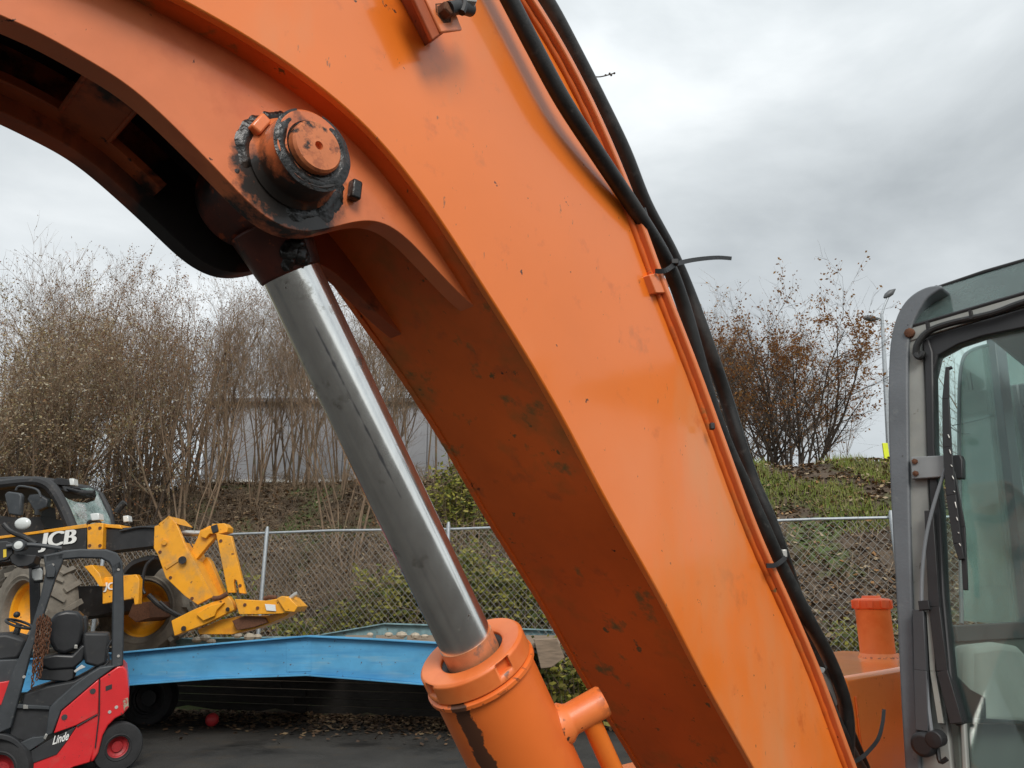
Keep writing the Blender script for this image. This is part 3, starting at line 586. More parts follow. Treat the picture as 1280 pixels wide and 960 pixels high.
b = MB(); b.tube(spline([cpt(1145, 443, -.012), cpt(1147, 430, -.02), cpt(1160, 415, -.022), cpt(1185, 405, -.022), cpt(1240, 392, -.022), cpt(1270, 381, -.022), cpt(1310, 368, -.022)], 6), .009, 10); b.tube(spline([cpt(1145, 443, -.015), cpt(1150, 447, -.02), cpt(1154, 440, -.02)], 4), .008, 8); b.build('header_cable', rubber, cab, RX)
for x, y in ((1160, 408), (1214, 394)):
    b = MB(); b.box(cpt(x, y, -.024), (.006, .02, .026), (N, B, Z)); b.build('cable_clip', sealm, cab, RX)
b = MB(); b.lathe([(.014, 0), (.014, .012), (.009, .014), (.001, .014)], cpt(1138, 417, -.006), -B, 8); b.build('bolt', rusty, cab, RX, bevel=.001)
cpart('windscreen', [(1163, 432), (1300, 390), (1300, 1110), (1215, 1110), (1200, 905), (1186, 820), (1178, 740), (1168, 600)], glassT, .012, .006, 0)
cpart('windscreen_bar', [(1196, 897), (1300, 903), (1300, 908), (1198, 903)], cab_dark, .020, .02)
cpart('corner_panel', [(1186, 822), (1196, 846), (1212, 862), (1231, 872), (1232, 901), (1200, 900), (1190, 850)], cab_dark, .03, .006, 0)
cpart('lower_pillar', [(1200, 905), (1206, 905), (1218, 1110), (1208, 1110)], cabframe, -.004, .04)
# skylight panel and roof
u0 = cpt(1140, 405).dot(B)
hd = [cpt(1137, 409, -.002), cpt(1215, 386, -.002), cpt(1310, 358, -.002)]
tp = [atU(1150, 380, u0+.06), atU(1171, 360, u0+.16), atU(1230, 340, u0+.16), atU(1310, 317, u0+.16)]
mid = [atU(1140, 392, u0+.02)]
b = MB(); b.prism([hd[0], hd[1], hd[2], tp[3], tp[2], tp[1], tp[0], mid[0]], B*.006); b.build('skylight', glassS, cab, RX)
b = MB(); b.tube(spline([cpt(1136, 409, -.004), mid[0], tp[0], tp[1]], 6), .009, 10); b.tube([tp[1], tp[2], tp[3]], .006, 8); b.tube([hd[0], hd[1], hd[2]], .006, 8); b.build('skylight_seal', sealm, cab, RX)
roofz = tp[1].z
b = MB(); ra = tp[1]; rn = tp[1].dot(N)
b.box(mp3(u0+.16+.60, rn+.52, roofz-.03), (1.18, 1.02, .05), (B, N, Z)); b.build('roof', cabgrey, cab, RX, bevel=.02)
# right-hand side wall (seen through the windscreen)
cn = -.70
def rw(x, y): return atN(x, y, cn)
def rpart(name, pts, mat, th=.03, bevel=.003, c=cn):
    bb = MB(); bb.prism([atN(x, y, c) for x, y in pts], N*th); return bb.build(name, mat, cab, RX, bevel=bevel)
rpart('side_pillar', [(1230, 400), (1243, 400), (1258, 540), (1273, 660), (1288, 800), (1275, 800), (1260, 660), (1246, 540)], cabgrey)
b = MB(); b.prism([rw(1201, 455), rw(1210, 438), rw(1232, 430), rw(1330, 400), rw(1360, 790), rw(1203, 776)], N*.006); b.build('side_window', glassI, cab, RX)
b = MB(); b.tube(spline([rw(1202, 780), rw(1200, 640), rw(1199, 500), rw(1203, 452), rw(1214, 438), rw(1235, 431)], 6), .006, 8); b.build('side_window_seal', cabgrey, cab, RX)
rpart('side_sill', [(1180, 782), (1400, 770), (1400, 790), (1182, 802)], cab_dark)
rpart('side_panel', [(1182, 802), (1400, 790), (1500, 1150), (1200, 1150)], m1('cab_side_lining', (.10, .115, .10), .7, var=.15), .02)
# rear wall, far side wall, floor
zb, zt = 1.0, roofz-.05
b = MB()
for n_ in (-.70, .24): b.box(mp3(3.62, n_, (zb+zt)/2), (.07, .06, zt-zb), (B, N, Z))
b.box(mp3(3.62, -.23, 1.35), (.06, .9, .62), (B, N, Z)); b.box(mp3(3.62, -.23, zt-.05), (.06, .9, .1), (B, N, Z))
b.build('rear_frame', cabgrey, cab, RX, bevel=.01)
b = MB(); b.box(mp3(3.62, -.23, (1.66+zt-.1)/2), (.006, .86, zt-.1-1.66), (B, N, Z)); b.build('rear_window', glassT, cab, RX)
b = MB(); b.box(mp3(2.95, -.23, .98), (1.5, .98, .06), (B, N, Z)); b.build('cab_floor', cab_dark, cab, RX)
b = MB()
for u_, w_ in ((2.1, .06), (2.9, .05), (3.6, .06)): b.box(mp3(u_, .27, 1.75), (w_, .05, 1.5), (B, N, Z))
b.box(mp3(2.9, .27, 1.25), (1.5, .04, .5), (B, N, Z)); b.build('door', cabgrey, cab, RX, bevel=.008)
# seat and console inside
b = MB(); b.prism([atN(x, y, -.67) for x, y in [(1187, 806), (1225, 802), (1250, 806), (1266, 822), (1275, 850), (1282, 884), (1330, 886), (1330, 905), (1190, 903), (1186, 860)]], N*.05); b.build('console', cab_in, cab, RX, bevel=.02, seg=3)
b = MB(); b.box(mp3(3.0, -.15, 1.42), (.5, .48, .14), (B, N, Z)); b.box(mp3(3.28, -.05, 1.70), (.14, .46, .66), ((B+Z*-.15).normalized(), N, (Z+B*.15).normalized())); b.build('operator_seat', cab_dark, cab, RX, bevel=.05, seg=3)
# hinge bracket
cpart('hinge_bracket', [(1138, 571), (1180, 569), (1181, 596), (1139, 599)], m1('hinge_grey', (.24, .25, .25), .5, var=.15), -.022, .02)
for x, y in ((1144, 577), (1145, 592)):
    b = MB(); b.lathe([(.0075, 0), (.0075, .006), (.001, .008)], cpt(x, y, -.022), -B, 6); b.build('bolt', rusty, cab, RX)
cpart('hinge_pad', [(1178, 570), (1200, 568), (1203, 575), (1203, 598), (1180, 599)], plastic, -.006, .03)
# wiper
b = MB(); wp = [cpt(x, y, -.03) for x, y in [(1165, 920), (1158, 860), (1152, 760), (1155, 690), (1166, 635), (1183, 583)]]
b.tube(spline(wp, 6), .0045, 8); wpr = b.build('wiper_arm', m1('wiper_grey', (.16, .17, .18), .4, var=.1), cab, RX)
def flat_bar(pts, w, mat, name, off=-.034, th=.008, parent=None):
    bb = MB(); P_ = [cpt(x, y, off) for x, y in pts]; n_ = (B-Z*.22).normalized()
    for i in range(len(P_)-1):
        t_ = (P_[i+1]-P_[i]).normalized(); s_ = t_.cross(n_); w0 = w[i]/2; w1 = w[i+1]/2
        bb.prism([P_[i]-s_*w0, P_[i+1]-s_*w1, P_[i+1]+s_*w1, P_[i]+s_*w0], -n_*th)
    return bb.build(name, mat, parent or cab, RX, bevel=.001)
flat_bar([(1185, 460), (1183, 500), (1185, 560), (1190, 620), (1198, 680), (1203, 700)], [.008, .016, .020, .022, .018, .012], plastic, 'wiper_blade')
flat_bar([(1193, 590), (1204, 660), (1208, 738)], [.006, .012, .010], plastic, 'wiper_rubber', -.024)
flat_bar([(1185, 462), (1191, 460)], [.008, .006], plastic, 'wiper_hook')
for k in range(9):
    t_ = k/8; x_ = 1186+t_*14; y_ = 545+t_*135
    flat_bar([(x_-1, y_+(k*7 % 5)-2), (x_+1, y_+3+(k*7 % 4))], [.0026, .0026], steel, 'wiper_rivet', -.043, .002)
flat_bar([(1152, 765), (1155, 840), (1157, 915)], [.024, .027, .027], m1('wiper_motor_cover', (.045, .048, .052), .45, var=.15), 'wiper_link', -.012, .025)
flat_bar([(1150, 758), (1163, 757)], [.022, .022], plastic, 'wiper_clip', -.03, .01)
flat_bar([(1164, 765), (1168, 840), (1178, 905)], [.014, .012, .012], cabframe, 'pillar_strip', -.012, .012)
flat_bar([(1163, 640), (1170, 760), (1180, 840), (1198, 905)], [.02, .024, .024, .026], sealm, 'seal_flap', -.016, .014)
b = MB(); b.lathe([(.026, 0), (.026, .03), (.02, .036), (.001, .036)], cpt(1159, 929, -.02), -B, 20); b.lathe([(.018, 0), (.018, .04), (.001, .042)], cpt(1174, 922, -.02), -B, 16); b.build('wiper_motor', plastic, cab, RX, bevel=.002)
b = MB(); b.tube(spline([cpt(1172, 935, -.03), cpt(1175, 952, -.03), cpt(1184, 948, -.03)], 4), .005, 8); b.build('washer_hose', rubber, cab, RX)
# thin cables behind the glass
b = MB(); b.tube(spline([rw(1187, 533), rw(1200, 541), rw(1212, 542)], 5), .0015, 5); b.tube(spline([rw(1190, 532+0), rw(1215, 527), rw(1240, 520), rw(1250, 512)], 5), .0015, 5); b.tube([rw(1213, 466), rw(1216, 487)], .0022, 5); b.build('thin_cable', plastic, cab, RX)
# body below the cab and tracks, under the frame of the photo
b = MB(); b.box(mp3(3.5, -.99, .80), (2.9, 2.3, .3), (B, N, Z)); b.build('deck', o_side, EX, RX, bevel=.02)
b = MB(); b.box(mp3(5.3, -.99, .92), (.6, 2.3, .5), (B, N, Z)); b.build('counterweight', o_side, EX, RX, bevel=.06, seg=3)
b = MB(); b.cyl(mp3(3.3, -.99, .45), mp3(3.3, -.99, .66), .55); b.build('slew_ring', blackp, EX, RX)
for n_ in (-.15, -1.83):
    b = MB(); b.tube(U3([(1.9, .3), (1.95, .3)], n_), .01, 4)
    pr = [(2.0, .03), (4.6, .03), (4.82, .12), (4.9, .32), (4.8, .52), (4.55, .62), (2.05, .62), (1.8, .52), (1.7, .32), (1.78, .12)]
    b = MB(); b.prism(U3(pr, n_+.225), -N*.45); b.build('track', blackp, EX, RX, bevel=.02)

# ================================================================== CHAIN-LINK FENCE
FR = V((0, fenceY(0), .42))
fence = thing('chain_link_fence', FR, 'galvanised chain-link fence with top rail along the foot of the bank', 'fence')
def fp(X, z, dy=0.): return V((X, fenceY(X)+dy, z))
ftop = 2.70
def ft(X): return ftop
xr0, xr1 = -15.5, 9.5
px0 = atY(335, 660, 13.27).x; px1 = atY(1110, 640, 10.85).x; stp = (px1-px0)/3
b = MB(); rl = [fp(xr0+(xr1-xr0)*i/24, ftop+.012*sin(i*1.7)) for i in range(25)]; b.tube(rl, .021, 10); b.build('rail', galv, fence, FR)
X = px0-3*stp
while X < xr1:
    if X > xr0:
        b = MB(); b.tube([fp(X, .2, -.05), fp(X+.0, 2.74, -.05), fp(X+.005, 2.80, -.05)], [.033, .033, .02], 12); b.build('post', galv, fence, FR)
    X += stp
b = MB(); cell = .105; h0, h1 = .40, ftop-.03; H = h1-h0; X = xr0; k = 0
while X < xr1:
    for s_ in (1, -1):
        pts = []
        for j in range(13):
            t = j/12; xx = X+s_*H*t*.92 if s_ == 1 else X+H*.92*(1-t)
            xx = X+(H*.92*t if s_ == 1 else H*.92*(1-t))
            pts.append(fp(xx, h0+H*t, .006*s_+.03*sin(xx*1.3+t*3)*t*(1-t)*2))
        b.tube(pts, .0032, 4, cap=False)
    X += cell
for zz in (.75, 1.45): b.tube([fp(xr0+(xr1-xr0)*i/40, zz+.01*sin(i), 0.012) for i in range(41)], .003, 3, cap=False)
stuff(b.build('wire_mesh', wirem, fence, FR, fix=False))

# ================================================================== BLUE TRAILER with kinked side beams
TR = V((-3.4, 11, 0))
trl = thing('flatbed_trailer', TR, 'low blue steel trailer with a kinked side beam carrying the yellow telehandler', 'trailer')
def beam(pts_top, pts_bot, Yn, th, mat, fl=.16):
    bb = MB(); T = [atY(x, y, Yn) for x, y in pts_top]; Bt = [atY(x, y, Yn) for x, y in pts_bot]
    bb.band([p+YA*.07 for p in T], [p+YA*.07 for p in Bt], YA*.012)
    bb.band([p+Z*.018 for p in T], T, YA*fl); bb.band(Bt, [p-Z*.018 for p in Bt], YA*fl); return bb
tpx = [(-60, 832), (150, 817), (270, 806), (383, 796.5), (460, 800), (545, 805), (660, 812)]; bpx_ = [(-60, 869), (150, 856), (270, 847), (383, 843), (460, 849), (545, 856), (660, 866)]
bm_ = beam(tpx, bpx_, 9.7, .16, blue).build('side_beam', blue, trl, TR, bevel=.003)
b = MB(); b.prism([p+YA*.062 for p in PY([(356, 803), (387, 801.5), (387, 840), (356, 840.5)], 9.7)], YA*.008); b.build('gusset_plate', blue, trl, TR, bevel=.002)
beam([(200, 800), (385, 797), (480, 780.5), (560, 783), (695, 789)], [(200, 825), (385, 825), (480, 812), (560, 815), (695, 820)], 12.1, .16, bluefade).build('side_beam', bluefade, trl, TR, bevel=.003)
b = MB()
zd = .80
for i in range(16):
    x0 = -8.2+i*.36; b.box(V((x0+.17, 10.95, zd-.03)), (.345, 2.1, .05))
b_ = MB()
for i in range(16):
    x0 = -8.4+i*.37; bb = MB(); bb.box(V((x0+.18, 10.98, zd-.03+random.uniform(-.004, .004))), (.355, 2.05, .05)); bb.build('deck_board', wood, trl, TR, bevel=.004)
for i, (xa, xb) in enumerate([(432, 466), (470, 505), (509, 546), (548, 590), (592, 640), (644, 700)]):
    a1, a2, a3, a4 = atY(xa, 797, 10.0), atY(xb, 798, 10.0), atY(xb, 789, 12.0), atY(xa, 789, 12.0)
    for p in (a1, a2): p.z = 1.03
    for p in (a3, a4): p.z = 1.05
    bb = MB(); bb.prism([a1, a2, a3, a4], Z*.045); bb.build('deck_plank', wood, trl, TR, bevel=.005)
bb = MB(); bb.prism(PY([(668, 800), (696, 798), (706, 822), (690, 834), (676, 836)], 9.9), YA*.25); bb.build('end_timber', wood, trl, TR, bevel=.006)
def wheel(parent, R, c, axis, r, w, rimr, tm, rm, lugs=0, dish=.06, deep=.10):
    axis = axis.normalized(); c = V(c); h = w/2
    bb = MB(); bb.lathe([(rimr, -h*.8), (rimr, h*.55), (rimr*.93, h*.5), (rimr*.90, h*.2), (rimr*.55, h*.2-deep*.3), (rimr*.5, h*.2-deep*.3+dish), (rimr*.25, h*.2-deep*.3+dish), (.01, h*.2-deep*.3+dish)], c, axis, 36)
    for k in range(8):
        a = 2*pi*k/8; u_ = axis.orthogonal().normalized(); v_ = axis.cross(u_); bb.ball(c+axis*(h*.2-deep*.3+dish*.9)+(u_*cos(a)+v_*sin(a))*rimr*.38, rimr*.05, 6)
    wh = bb.build('wheel', rm, parent, R, ang=40)
    bb = MB(); bb.lathe([(rimr, -h*.75), (rimr*1.06, -h*.92), ((r+rimr)/2, -h), (r*.93, -h*.92), (r*.985, -h*.6), (r*.985, h*.6), (r*.93, h*.92), ((r+rimr)/2, h), (rimr*1.06, h*.92), (rimr, h*.75)], c, axis, 48, close=True)
    bb.lathe([(rimr*1.12, h*.94), (rimr*1.2, h*1.02), (rimr*1.28, h*.96)], c, axis, 48, close=True)
    u_ = axis.orthogonal().normalized(); v_ = axis.cross(u_)
    for k in range(lugs):
        for s_ in (1, -1):
            a = 2*pi*(k+(.5 if s_ < 0 else 0))/lugs; rd = u_*cos(a)+v_*sin(a); tg2 = axis.cross(rd); dgn = (axis*.85+tg2*.5*s_).normalized() if s_ > 0 else (axis*.85-tg2*.5).normalized()
            bb.box(c+rd*(r*.985)+axis*(s_*h*.48), (w*.54, r*.10, r*.10), (dgn, rd.cross(dgn).normalized(), rd))
    bb.build('tyre', tm, wh, R, ang=40, bevel=0)
    return wh
wheel(trl, TR, atY(188, 872, 11.2), V((0, -1, 0)), .36, .24, .2, tyreb, blackp)
wheel(trl, TR, atY(95, 880, 10.6), V((0, -1, 0)), .36, .24, .2, tyreb, blackp)
for x_ in (-8.0,):
    bb = MB(); bb.box(V((x_, 10.9, .36)), (.12, 1.9, .72)); bb.build('support_leg', blackp, trl, TR, bevel=.005)
# retaining wall of stacked dark boards under and behind the trailer
WR = V((-3, 12.2, 0)); wall = thing('retaining_wall', WR, 'low wall of dark stacked boards in the shade under the blue trailer', 'wall')
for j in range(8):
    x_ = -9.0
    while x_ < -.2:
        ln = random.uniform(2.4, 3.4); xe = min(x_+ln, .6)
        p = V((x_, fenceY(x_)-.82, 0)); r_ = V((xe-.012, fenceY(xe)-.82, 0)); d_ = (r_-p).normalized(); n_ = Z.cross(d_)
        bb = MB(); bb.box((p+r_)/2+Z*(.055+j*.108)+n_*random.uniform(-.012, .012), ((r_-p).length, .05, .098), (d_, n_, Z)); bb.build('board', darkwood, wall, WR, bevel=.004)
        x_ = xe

# ================================================================== YELLOW TELEHANDLER on the trailer
HR = V((-5.2, 10.9, zd)); tele = thing('telehandler', HR, 'yellow telehandler with smashed windscreen and folded front carriage standing on the blue trailer', 'telehandler')
def tp_(name, pts, Y, dep, mat, bevel=.006, parent=None, k=0):
    bb = MB(); bb.prism(PY(pts, Y), YA*dep); return bb.build(name, mat, parent or tele, HR, bevel=bevel)
def tc_(name, pts, Y, r, mat, parent=None, n=10):
    bb = MB(); bb.tube(spline(PY(pts, Y), 4), r, n); return bb.build(name, mat, parent or tele, HR)
wheel(tele, HR, atY(44, 765, 10.25), V((-.52, -.85, 0)), .64, .46, .37, tyrem, yel, 16, .02, .35)
wheel(tele, HR, atY(183, 761, 11.95), V((0, -1, 0)), .655, .40, .40, tyrem, yel, 16, -.10, .5)
wheel(tele, HR, atY(30, 757, 12.1), V((0, -1, 0)), .655, .40, .38, tyrem, yel, 16, .02, .3)
tp_('axle_hub', [(166, 754), (186, 752), (188, 772), (170, 778), (160, 770)], 11.1, .8, rusty)
tc_('axle_arm', [(186, 744), (200, 757), (222, 769)], 10.9, .035, blackp)
tp_('chassis', [(-40, 745), (10, 735), (128, 732), (140, 742), (140, 765), (120, 770), (-40, 790)], 10.95, .9, blackp)
tp_('step_box', [(128, 722), (170, 718), (174, 724), (173, 755), (168, 756), (167, 748), (128, 755)], 10.3, .10, yel)
text_mesh('JCB', .13, atY(130, 737, 10.285), V((1, 0, 0)), Z, whitep, 'lettering', tele, HR, dup=.004)
tp_('fender', [(105, 708), (115, 706), (125, 718), (129, 733), (124, 733), (117, 722)], 10.2, .30, yel)
b = MB(); fpts = spline([(*p, 0) for p in [(153, 713), (162, 703), (175, 697), (190, 694), (198, 696)]], 4); fo = [atY(p.x, p.y, 10.6) for p in fpts]; fi = [atY(p.x+2, p.y+5, 10.6) for p in fpts]; b.band(fo, fi, YA*.9); b.build('fender', blackp, tele, HR, bevel=.004)
tc_('brake_hose', [(194, 697), (184, 705), (179, 720), (178, 735), (181, 742)], 10.5, .022, blackp)
# boom
tp_('boom_outer', [(-60, 685), (0, 674), (45, 668), (108, 660), (108, 690), (45, 697), (-60, 712)], 10.4, .42, blackp)
tp_('boom_trim', [(-60, 680), (0, 670), (45, 664), (108, 654.5), (109, 659.5), (45, 667.5), (0, 673.5), (-60, 684)], 10.39, .44, yel)
jx = (atY(106, 664, 10.39)-atY(52, 671, 10.39))
text_mesh('JCB', .27, atY(50, 684.5, 10.385), jx, Z, whitep, 'lettering', tele, HR, w=jx.length/.26/2.0, dup=.009)
tp_('boom_collar', [(109, 656), (120, 653.5), (129, 654), (128, 686), (109, 688)], 10.36, .50, yel)
tp_('collar_plate', [(128, 655), (150, 656), (152, 661), (129, 659)], 10.42, .4, yel)
tp_('boom_inner', [(128, 662), (197, 656), (198, 682), (128, 690)], 10.45, .34, blackp)
# head
head = tp_('boom_head', [(193, 658), (204, 654), (211, 645), (220, 653.5), (237, 695), (262, 742), (264, 747), (247, 756), (231, 745), (207, 722), (197, 693), (192, 685)], 10.40, .06, yel)
tp_('head_plate', [(193, 658), (204, 654), (211, 645), (220, 653.5), (237, 695), (262, 742), (264, 747), (247, 756), (231, 745), (207, 722), (197, 693), (192, 685)], 10.85, .06, yel)
b = MB(); fr_ = PY([(211, 645), (220, 653.5), (237, 695), (264, 747)], 10.40)
b.band([fr_[0], fr_[1]], [p+V((.03, 0, -.02)) for p in fr_[:2]], YA*.5); b.band([atY(229, 678, 10.42), fr_[2], fr_[3]], [atY(231, 678, 10.42), fr_[2]+V((.03, 0, 0)), fr_[3]+V((.03, 0, 0))], YA*.48)
b.prism([fr_[0], fr_[0]+V((-.12, 0, -.10)), fr_[0]+V((-.12, 0, -.14)), fr_[0]+V((0, 0, -.03))], YA*.5); b.build('head_front', yel, tele, HR, bevel=.004)
tp_('head_rib', [(205, 708), (228, 694), (230, 697), (208, 712)], 10.385, .02, yel)
b = MB(); b.cyl(atY(228, 700, 10.33), atY(228, 700, 10.45), .05, n=16); b.build('pivot_bolt', blackp, tele, HR)
b = MB(); b.cyl(atY(205, 678, 10.36), atY(205, 678, 10.45), .035, n=16); b.build('pivot_bolt', yel, tele, HR)
b = MB(); b.cyl(atY(224, 666, 10.62), atY(253, 667, 10.62), .04, n=16); b.build('tilt_ram', steel, tele, HR)
tp_('tilt_lever', [(238, 690), (247, 672), (250, 663), (262, 657), (271, 660), (270, 670), (258, 684), (243, 702)], 10.5, .10, yel)
tp_('lever_clevis', [(251, 664), (262, 660), (266, 655), (280, 654), (285, 659), (284, 665), (272, 668), (262, 667), (257, 673), (251, 671)], 10.44, .22, yel)
tp_('lever_joint', [(263, 658), (271, 655), (273, 664), (266, 667)], 10.42, .26, blackp)
tp_('carriage_arm', [(258, 696), (263, 702), (279, 740), (278, 745), (262, 742), (248, 710)], 10.7, .12, yel)
# carriage plate with slot
tp_('carriage_plate', [(270, 667), (289, 670), (306.5, 742), (299, 741.5), (296, 726), (293, 724), (292, 728), (294, 741), (284.5, 741)], 10.35, .07, yel)
tp_('carriage_bracket', [(214, 776), (240, 763), (247, 760), (285, 745), (290, 752), (293, 762), (275, 771), (257, 780), (218, 795)], 10.2, .12, yel)
tp_('bracket_rib', [(245, 768), (262, 757), (280, 753), (271, 762), (268, 770), (254, 776)], 10.15, .05, yel)
b = MB(); b.cyl(atY(229.5, 785.5, 10.15), atY(229.5, 785.5, 10.22), .03, n=14); b.cyl(atY(284.5, 761.5, 10.15), atY(284.5, 761.5, 10.22), .025, n=14); b.cyl(atY(357.5, 761.5, 10.11), atY(357.5, 761.5, 10.2), .025, n=14); b.build('pin_hole', blackm, tele, HR)
tp_('carriage_beam', [(293, 749), (332, 751), (350, 748), (359, 746), (364, 750), (370, 757), (366, 764), (352, 767), (320, 768), (299, 768)], 10.15, .22, yel)
tp_('beam_end', [(346, 748), (352, 745), (361, 747), (372, 758), (368, 765), (356, 764)], 10.10, .5, yel)
tp_('lower_carriage', [(247, 787), (275, 775), (300, 770), (334, 770), (366, 762), (358, 770), (338, 779), (318, 786), (290, 793), (249, 793)], 10.35, .35, yel)
tp_('worn_linkage', [(290, 776), (305, 770), (330, 772), (334, 778), (318, 784), (296, 788)], 10.25, .08, rusty)
tc_('fork_tip', [(363, 748), (368, 744), (372, 742)], 10.2, .03, steel)
tc_('linkage_bar', [(266, 748), (275, 747), (284, 742)], 10.2, .03, rusty)
tc_('linkage_bar', [(330, 748), (338, 746), (345, 747)], 10.2, .025, rusty)
tp_('data_plate', [(331, 755), (344, 756), (345, 764), (333, 763)], 10.13, .01, whitep, .001)
for x, y, Y in ((112, 660, 10.35), (125, 660, 10.35), (112, 682, 10.35), (125, 682, 10.35), (200, 690, 10.39), (213, 722, 10.39), (240, 748, 10.39), (276, 676, 10.34), (300, 732, 10.34), (322, 760, 10.14), (306, 756, 10.14)):
    b = MB(); b.cyl(atY(x, y, Y), atY(x, y, Y+.04), .022, n=8); b.build('bolt', rusty, tele, HR)
tc_('hydraulic_hose', [(150, 664), (175, 659), (200, 661), (216, 672), (226, 684)], 10.42, .016, blackp)
tc_('hydraulic_hose', [(232, 672), (240, 684), (246, 700), (252, 722), (262, 742)], 10.6, .016, blackp)
tc_('hydraulic_hose', [(200, 752), (215, 764), (236, 772), (262, 772)], 10.6, .02, blackp)
# cab with smashed screen
tc_('cab_pillar', [(-30, 612), (0, 606), (40, 602), (55, 604), (66, 612), (78, 632), (90, 660)], 10.5, .075, blackp)
tc_('cab_pillar', [(-30, 604), (20, 600), (60, 602), (80, 607), (110, 612), (125, 620)], 11.6, .06, blackp)
tp_('cab_roof', [(-40, 606), (0, 602), (40, 599), (58, 602), (66, 610), (0, 612), (-40, 618)], 10.55, 1.1, blackp)
tc_('cab_pillar', [(125, 618), (136, 640), (141, 662)], 11.6, .05, blackp)
shm = glassmat('shattered_screen', (.80, .92, .90), dirt_haze=(.62, .74, .72), dlo=.35, dhi=.65, damt=.9)
def shard(pts):
    P_ = [atY(x, y, Yv) for x, y, Yv in pts]; bb = MB(); bb.prism(P_, V((.004, -.004, .004))); return bb.build('broken_windscreen', shm, tele, HR)
shard([(68, 608, 10.55), (76, 618, 10.65), (84, 624, 10.8), (95, 628, 11.0), (108, 629, 11.2), (118, 626, 11.35), (121, 618, 11.4), (117, 614, 11.4), (108, 612, 11.2), (100, 611, 11.1), (112, 610, 11.3), (124, 616, 11.6), (133, 630, 11.6), (139, 648, 11.6), (141, 656, 11.6), (125, 656, 11.2), (108, 658, 10.9), (91, 659, 10.55), (82, 640, 10.55)])
tc_('screen_top_rail', [(66, 609), (85, 613), (100, 616), (118, 616)], 11.0, .04, blackp)
tp_('roof_lamp_bar', [(66, 600), (72, 597), (92, 600), (88, 607), (70, 606)], 10.8, .12, blackp)
tp_('work_lamp', [(86, 598), (92, 598), (92.5, 606.5), (87, 606.5)], 10.7, .12, lens, .01)
tp_('work_lamp', [(112, 642), (123, 641), (124, 650), (114, 651)], 10.35, .14, lens, .012)
tc_('lamp_bracket', [(110, 655), (112, 652), (120, 651), (125, 654)], 10.4, .025, blackp)
tp_('work_lamp', [(153, 645), (160, 644), (161, 652), (154, 653)], 10.9, .12, lens, .012)
tc_('lamp_bracket', [(157, 652), (158, 657)], 10.95, .03, blackp)
tp_('mirror', [(5, 618), (9, 614), (24, 616), (27, 619), (26, 629), (25, 645), (10, 643), (7, 629)], 10.1, .08, fkgrey, .02)
tp_('mirror', [(33, 624), (36, 618), (48, 617), (60, 624), (58, 634), (48, 638), (47, 645), (42, 645), (42, 638)], 10.5, .10, fkgrey, .02)
tc_('mirror_arm', [(20, 613), (24, 608), (40, 610), (48, 614), (51, 622)], 10.3, .016, fkgrey)
b = MB(); b.ball(atY(28.5, 654.5, 10.0), .105, 16, (1.0, .4, .75)); b.build('round_mirror', lens, tele, HR)
tc_('mirror_arm', [(5, 655), (14, 664), (30, 671), (45, 680)], 10.05, .035, blackp)
tp_('cab_interior', [(-40, 640), (30, 648), (50, 645), (56, 660), (50, 668), (-40, 676)], 10.8, .6, blackp)
tp_('operator_seat', [(44, 632), (50, 630), (53, 660), (46, 662)], 10.9, .4, blackp, .03)
tc_('wiper_remnant', [(146, 640), (152, 632), (156, 628)], 11.3, .05, blackp)

# ================================================================== RED FORKLIFT
YF = 8.0
FD = V((-.43, .903, 0)).normalized(); FX = V((FD.y, -FD.x, 0)); F0 = atY(140, 940, 8.15)     # across the truck, along it, a point on its near side
def atF(px, py, Y):
    r = ray(px, py); t = (F0-CAM+FD*(Y-YF)).dot(FD)/r.dot(FD); return CAM+r*t
LR = V((-5.0, 8.4, 0)); fk = thing('forklift', LR, 'red and dark grey forklift truck with an overhead guard parked at the left edge', 'forklift')
def fp_(name, pts, Y, dep, mat, bevel=.012, parent=None, seg=2):
    bb = MB(); bb.prism([atF(x, y, Y) for x, y in pts], FD*dep); return bb.build(name, mat, parent or fk, LR, bevel=bevel, seg=seg)
def fc_(name, pts, Y, r, mat, n=10, parent=None):
    bb = MB(); bb.tube(spline([atF(x, y, Y) for x, y in pts], 5), r, n); return bb.build(name, mat, parent or fk, LR)
WD = 1.0
fp_('counterweight', [(124.5, 848.5), (148, 832.5), (154, 833), (158.5, 838), (161.5, 866), (160.5, 885), (154, 893), (144, 898), (135, 907), (128.5, 919), (123, 941), (117, 951), (113.5, 953)], YF, WD, red, .02, seg=3)
fp_('side_panel', [(67, 917), (77, 889), (123.5, 849), (123, 892), (95, 907)], YF-.012, WD, red, .008)
fp_('lower_panel', [(96, 908), (122.7, 893.5), (118, 935), (112.5, 953), (92, 959), (40, 985), (38, 955), (60, 946), (75, 937)], YF, WD, red, .010)
fp_('decal_stripe', [(39, 939), (62, 925), (95, 908.5), (83, 927), (71, 943), (40, 954.5)], YF-.010, .05, fkblack, .003)
fp_('bumper_scrape', [(153, 874), (160, 872), (161, 884), (155, 890)], YF-.006, .03, m1('scraped_metal', (.30, .25, .18), .7, var=.3, vscale=25, spots=[((.4, .03, .03), 18, .5, .55, None)]), .003)
text_mesh('Linde', .105, atF(65, 931, YF-.013), (atF(80, 926, YF)-atF(65, 931, YF)), Z, whitep, 'lettering', fk, LR, shear=.2, w=.58, bold=.002)
for x, y in ((116, 864), (80.5, 896.5)):
    b = MB(); b.cyl(atF(x, y, YF-.016), atF(x, y, YF+.02), .026, n=14); b.build('latch', fkblack, fk, LR)
for x, y in ((145.5, 884), (137, 890)):
    b = MB(); b.cyl(atF(x, y, YF-.004), atF(x, y, YF+.02), .016, n=10); b.build('bolt', steel, fk, LR)
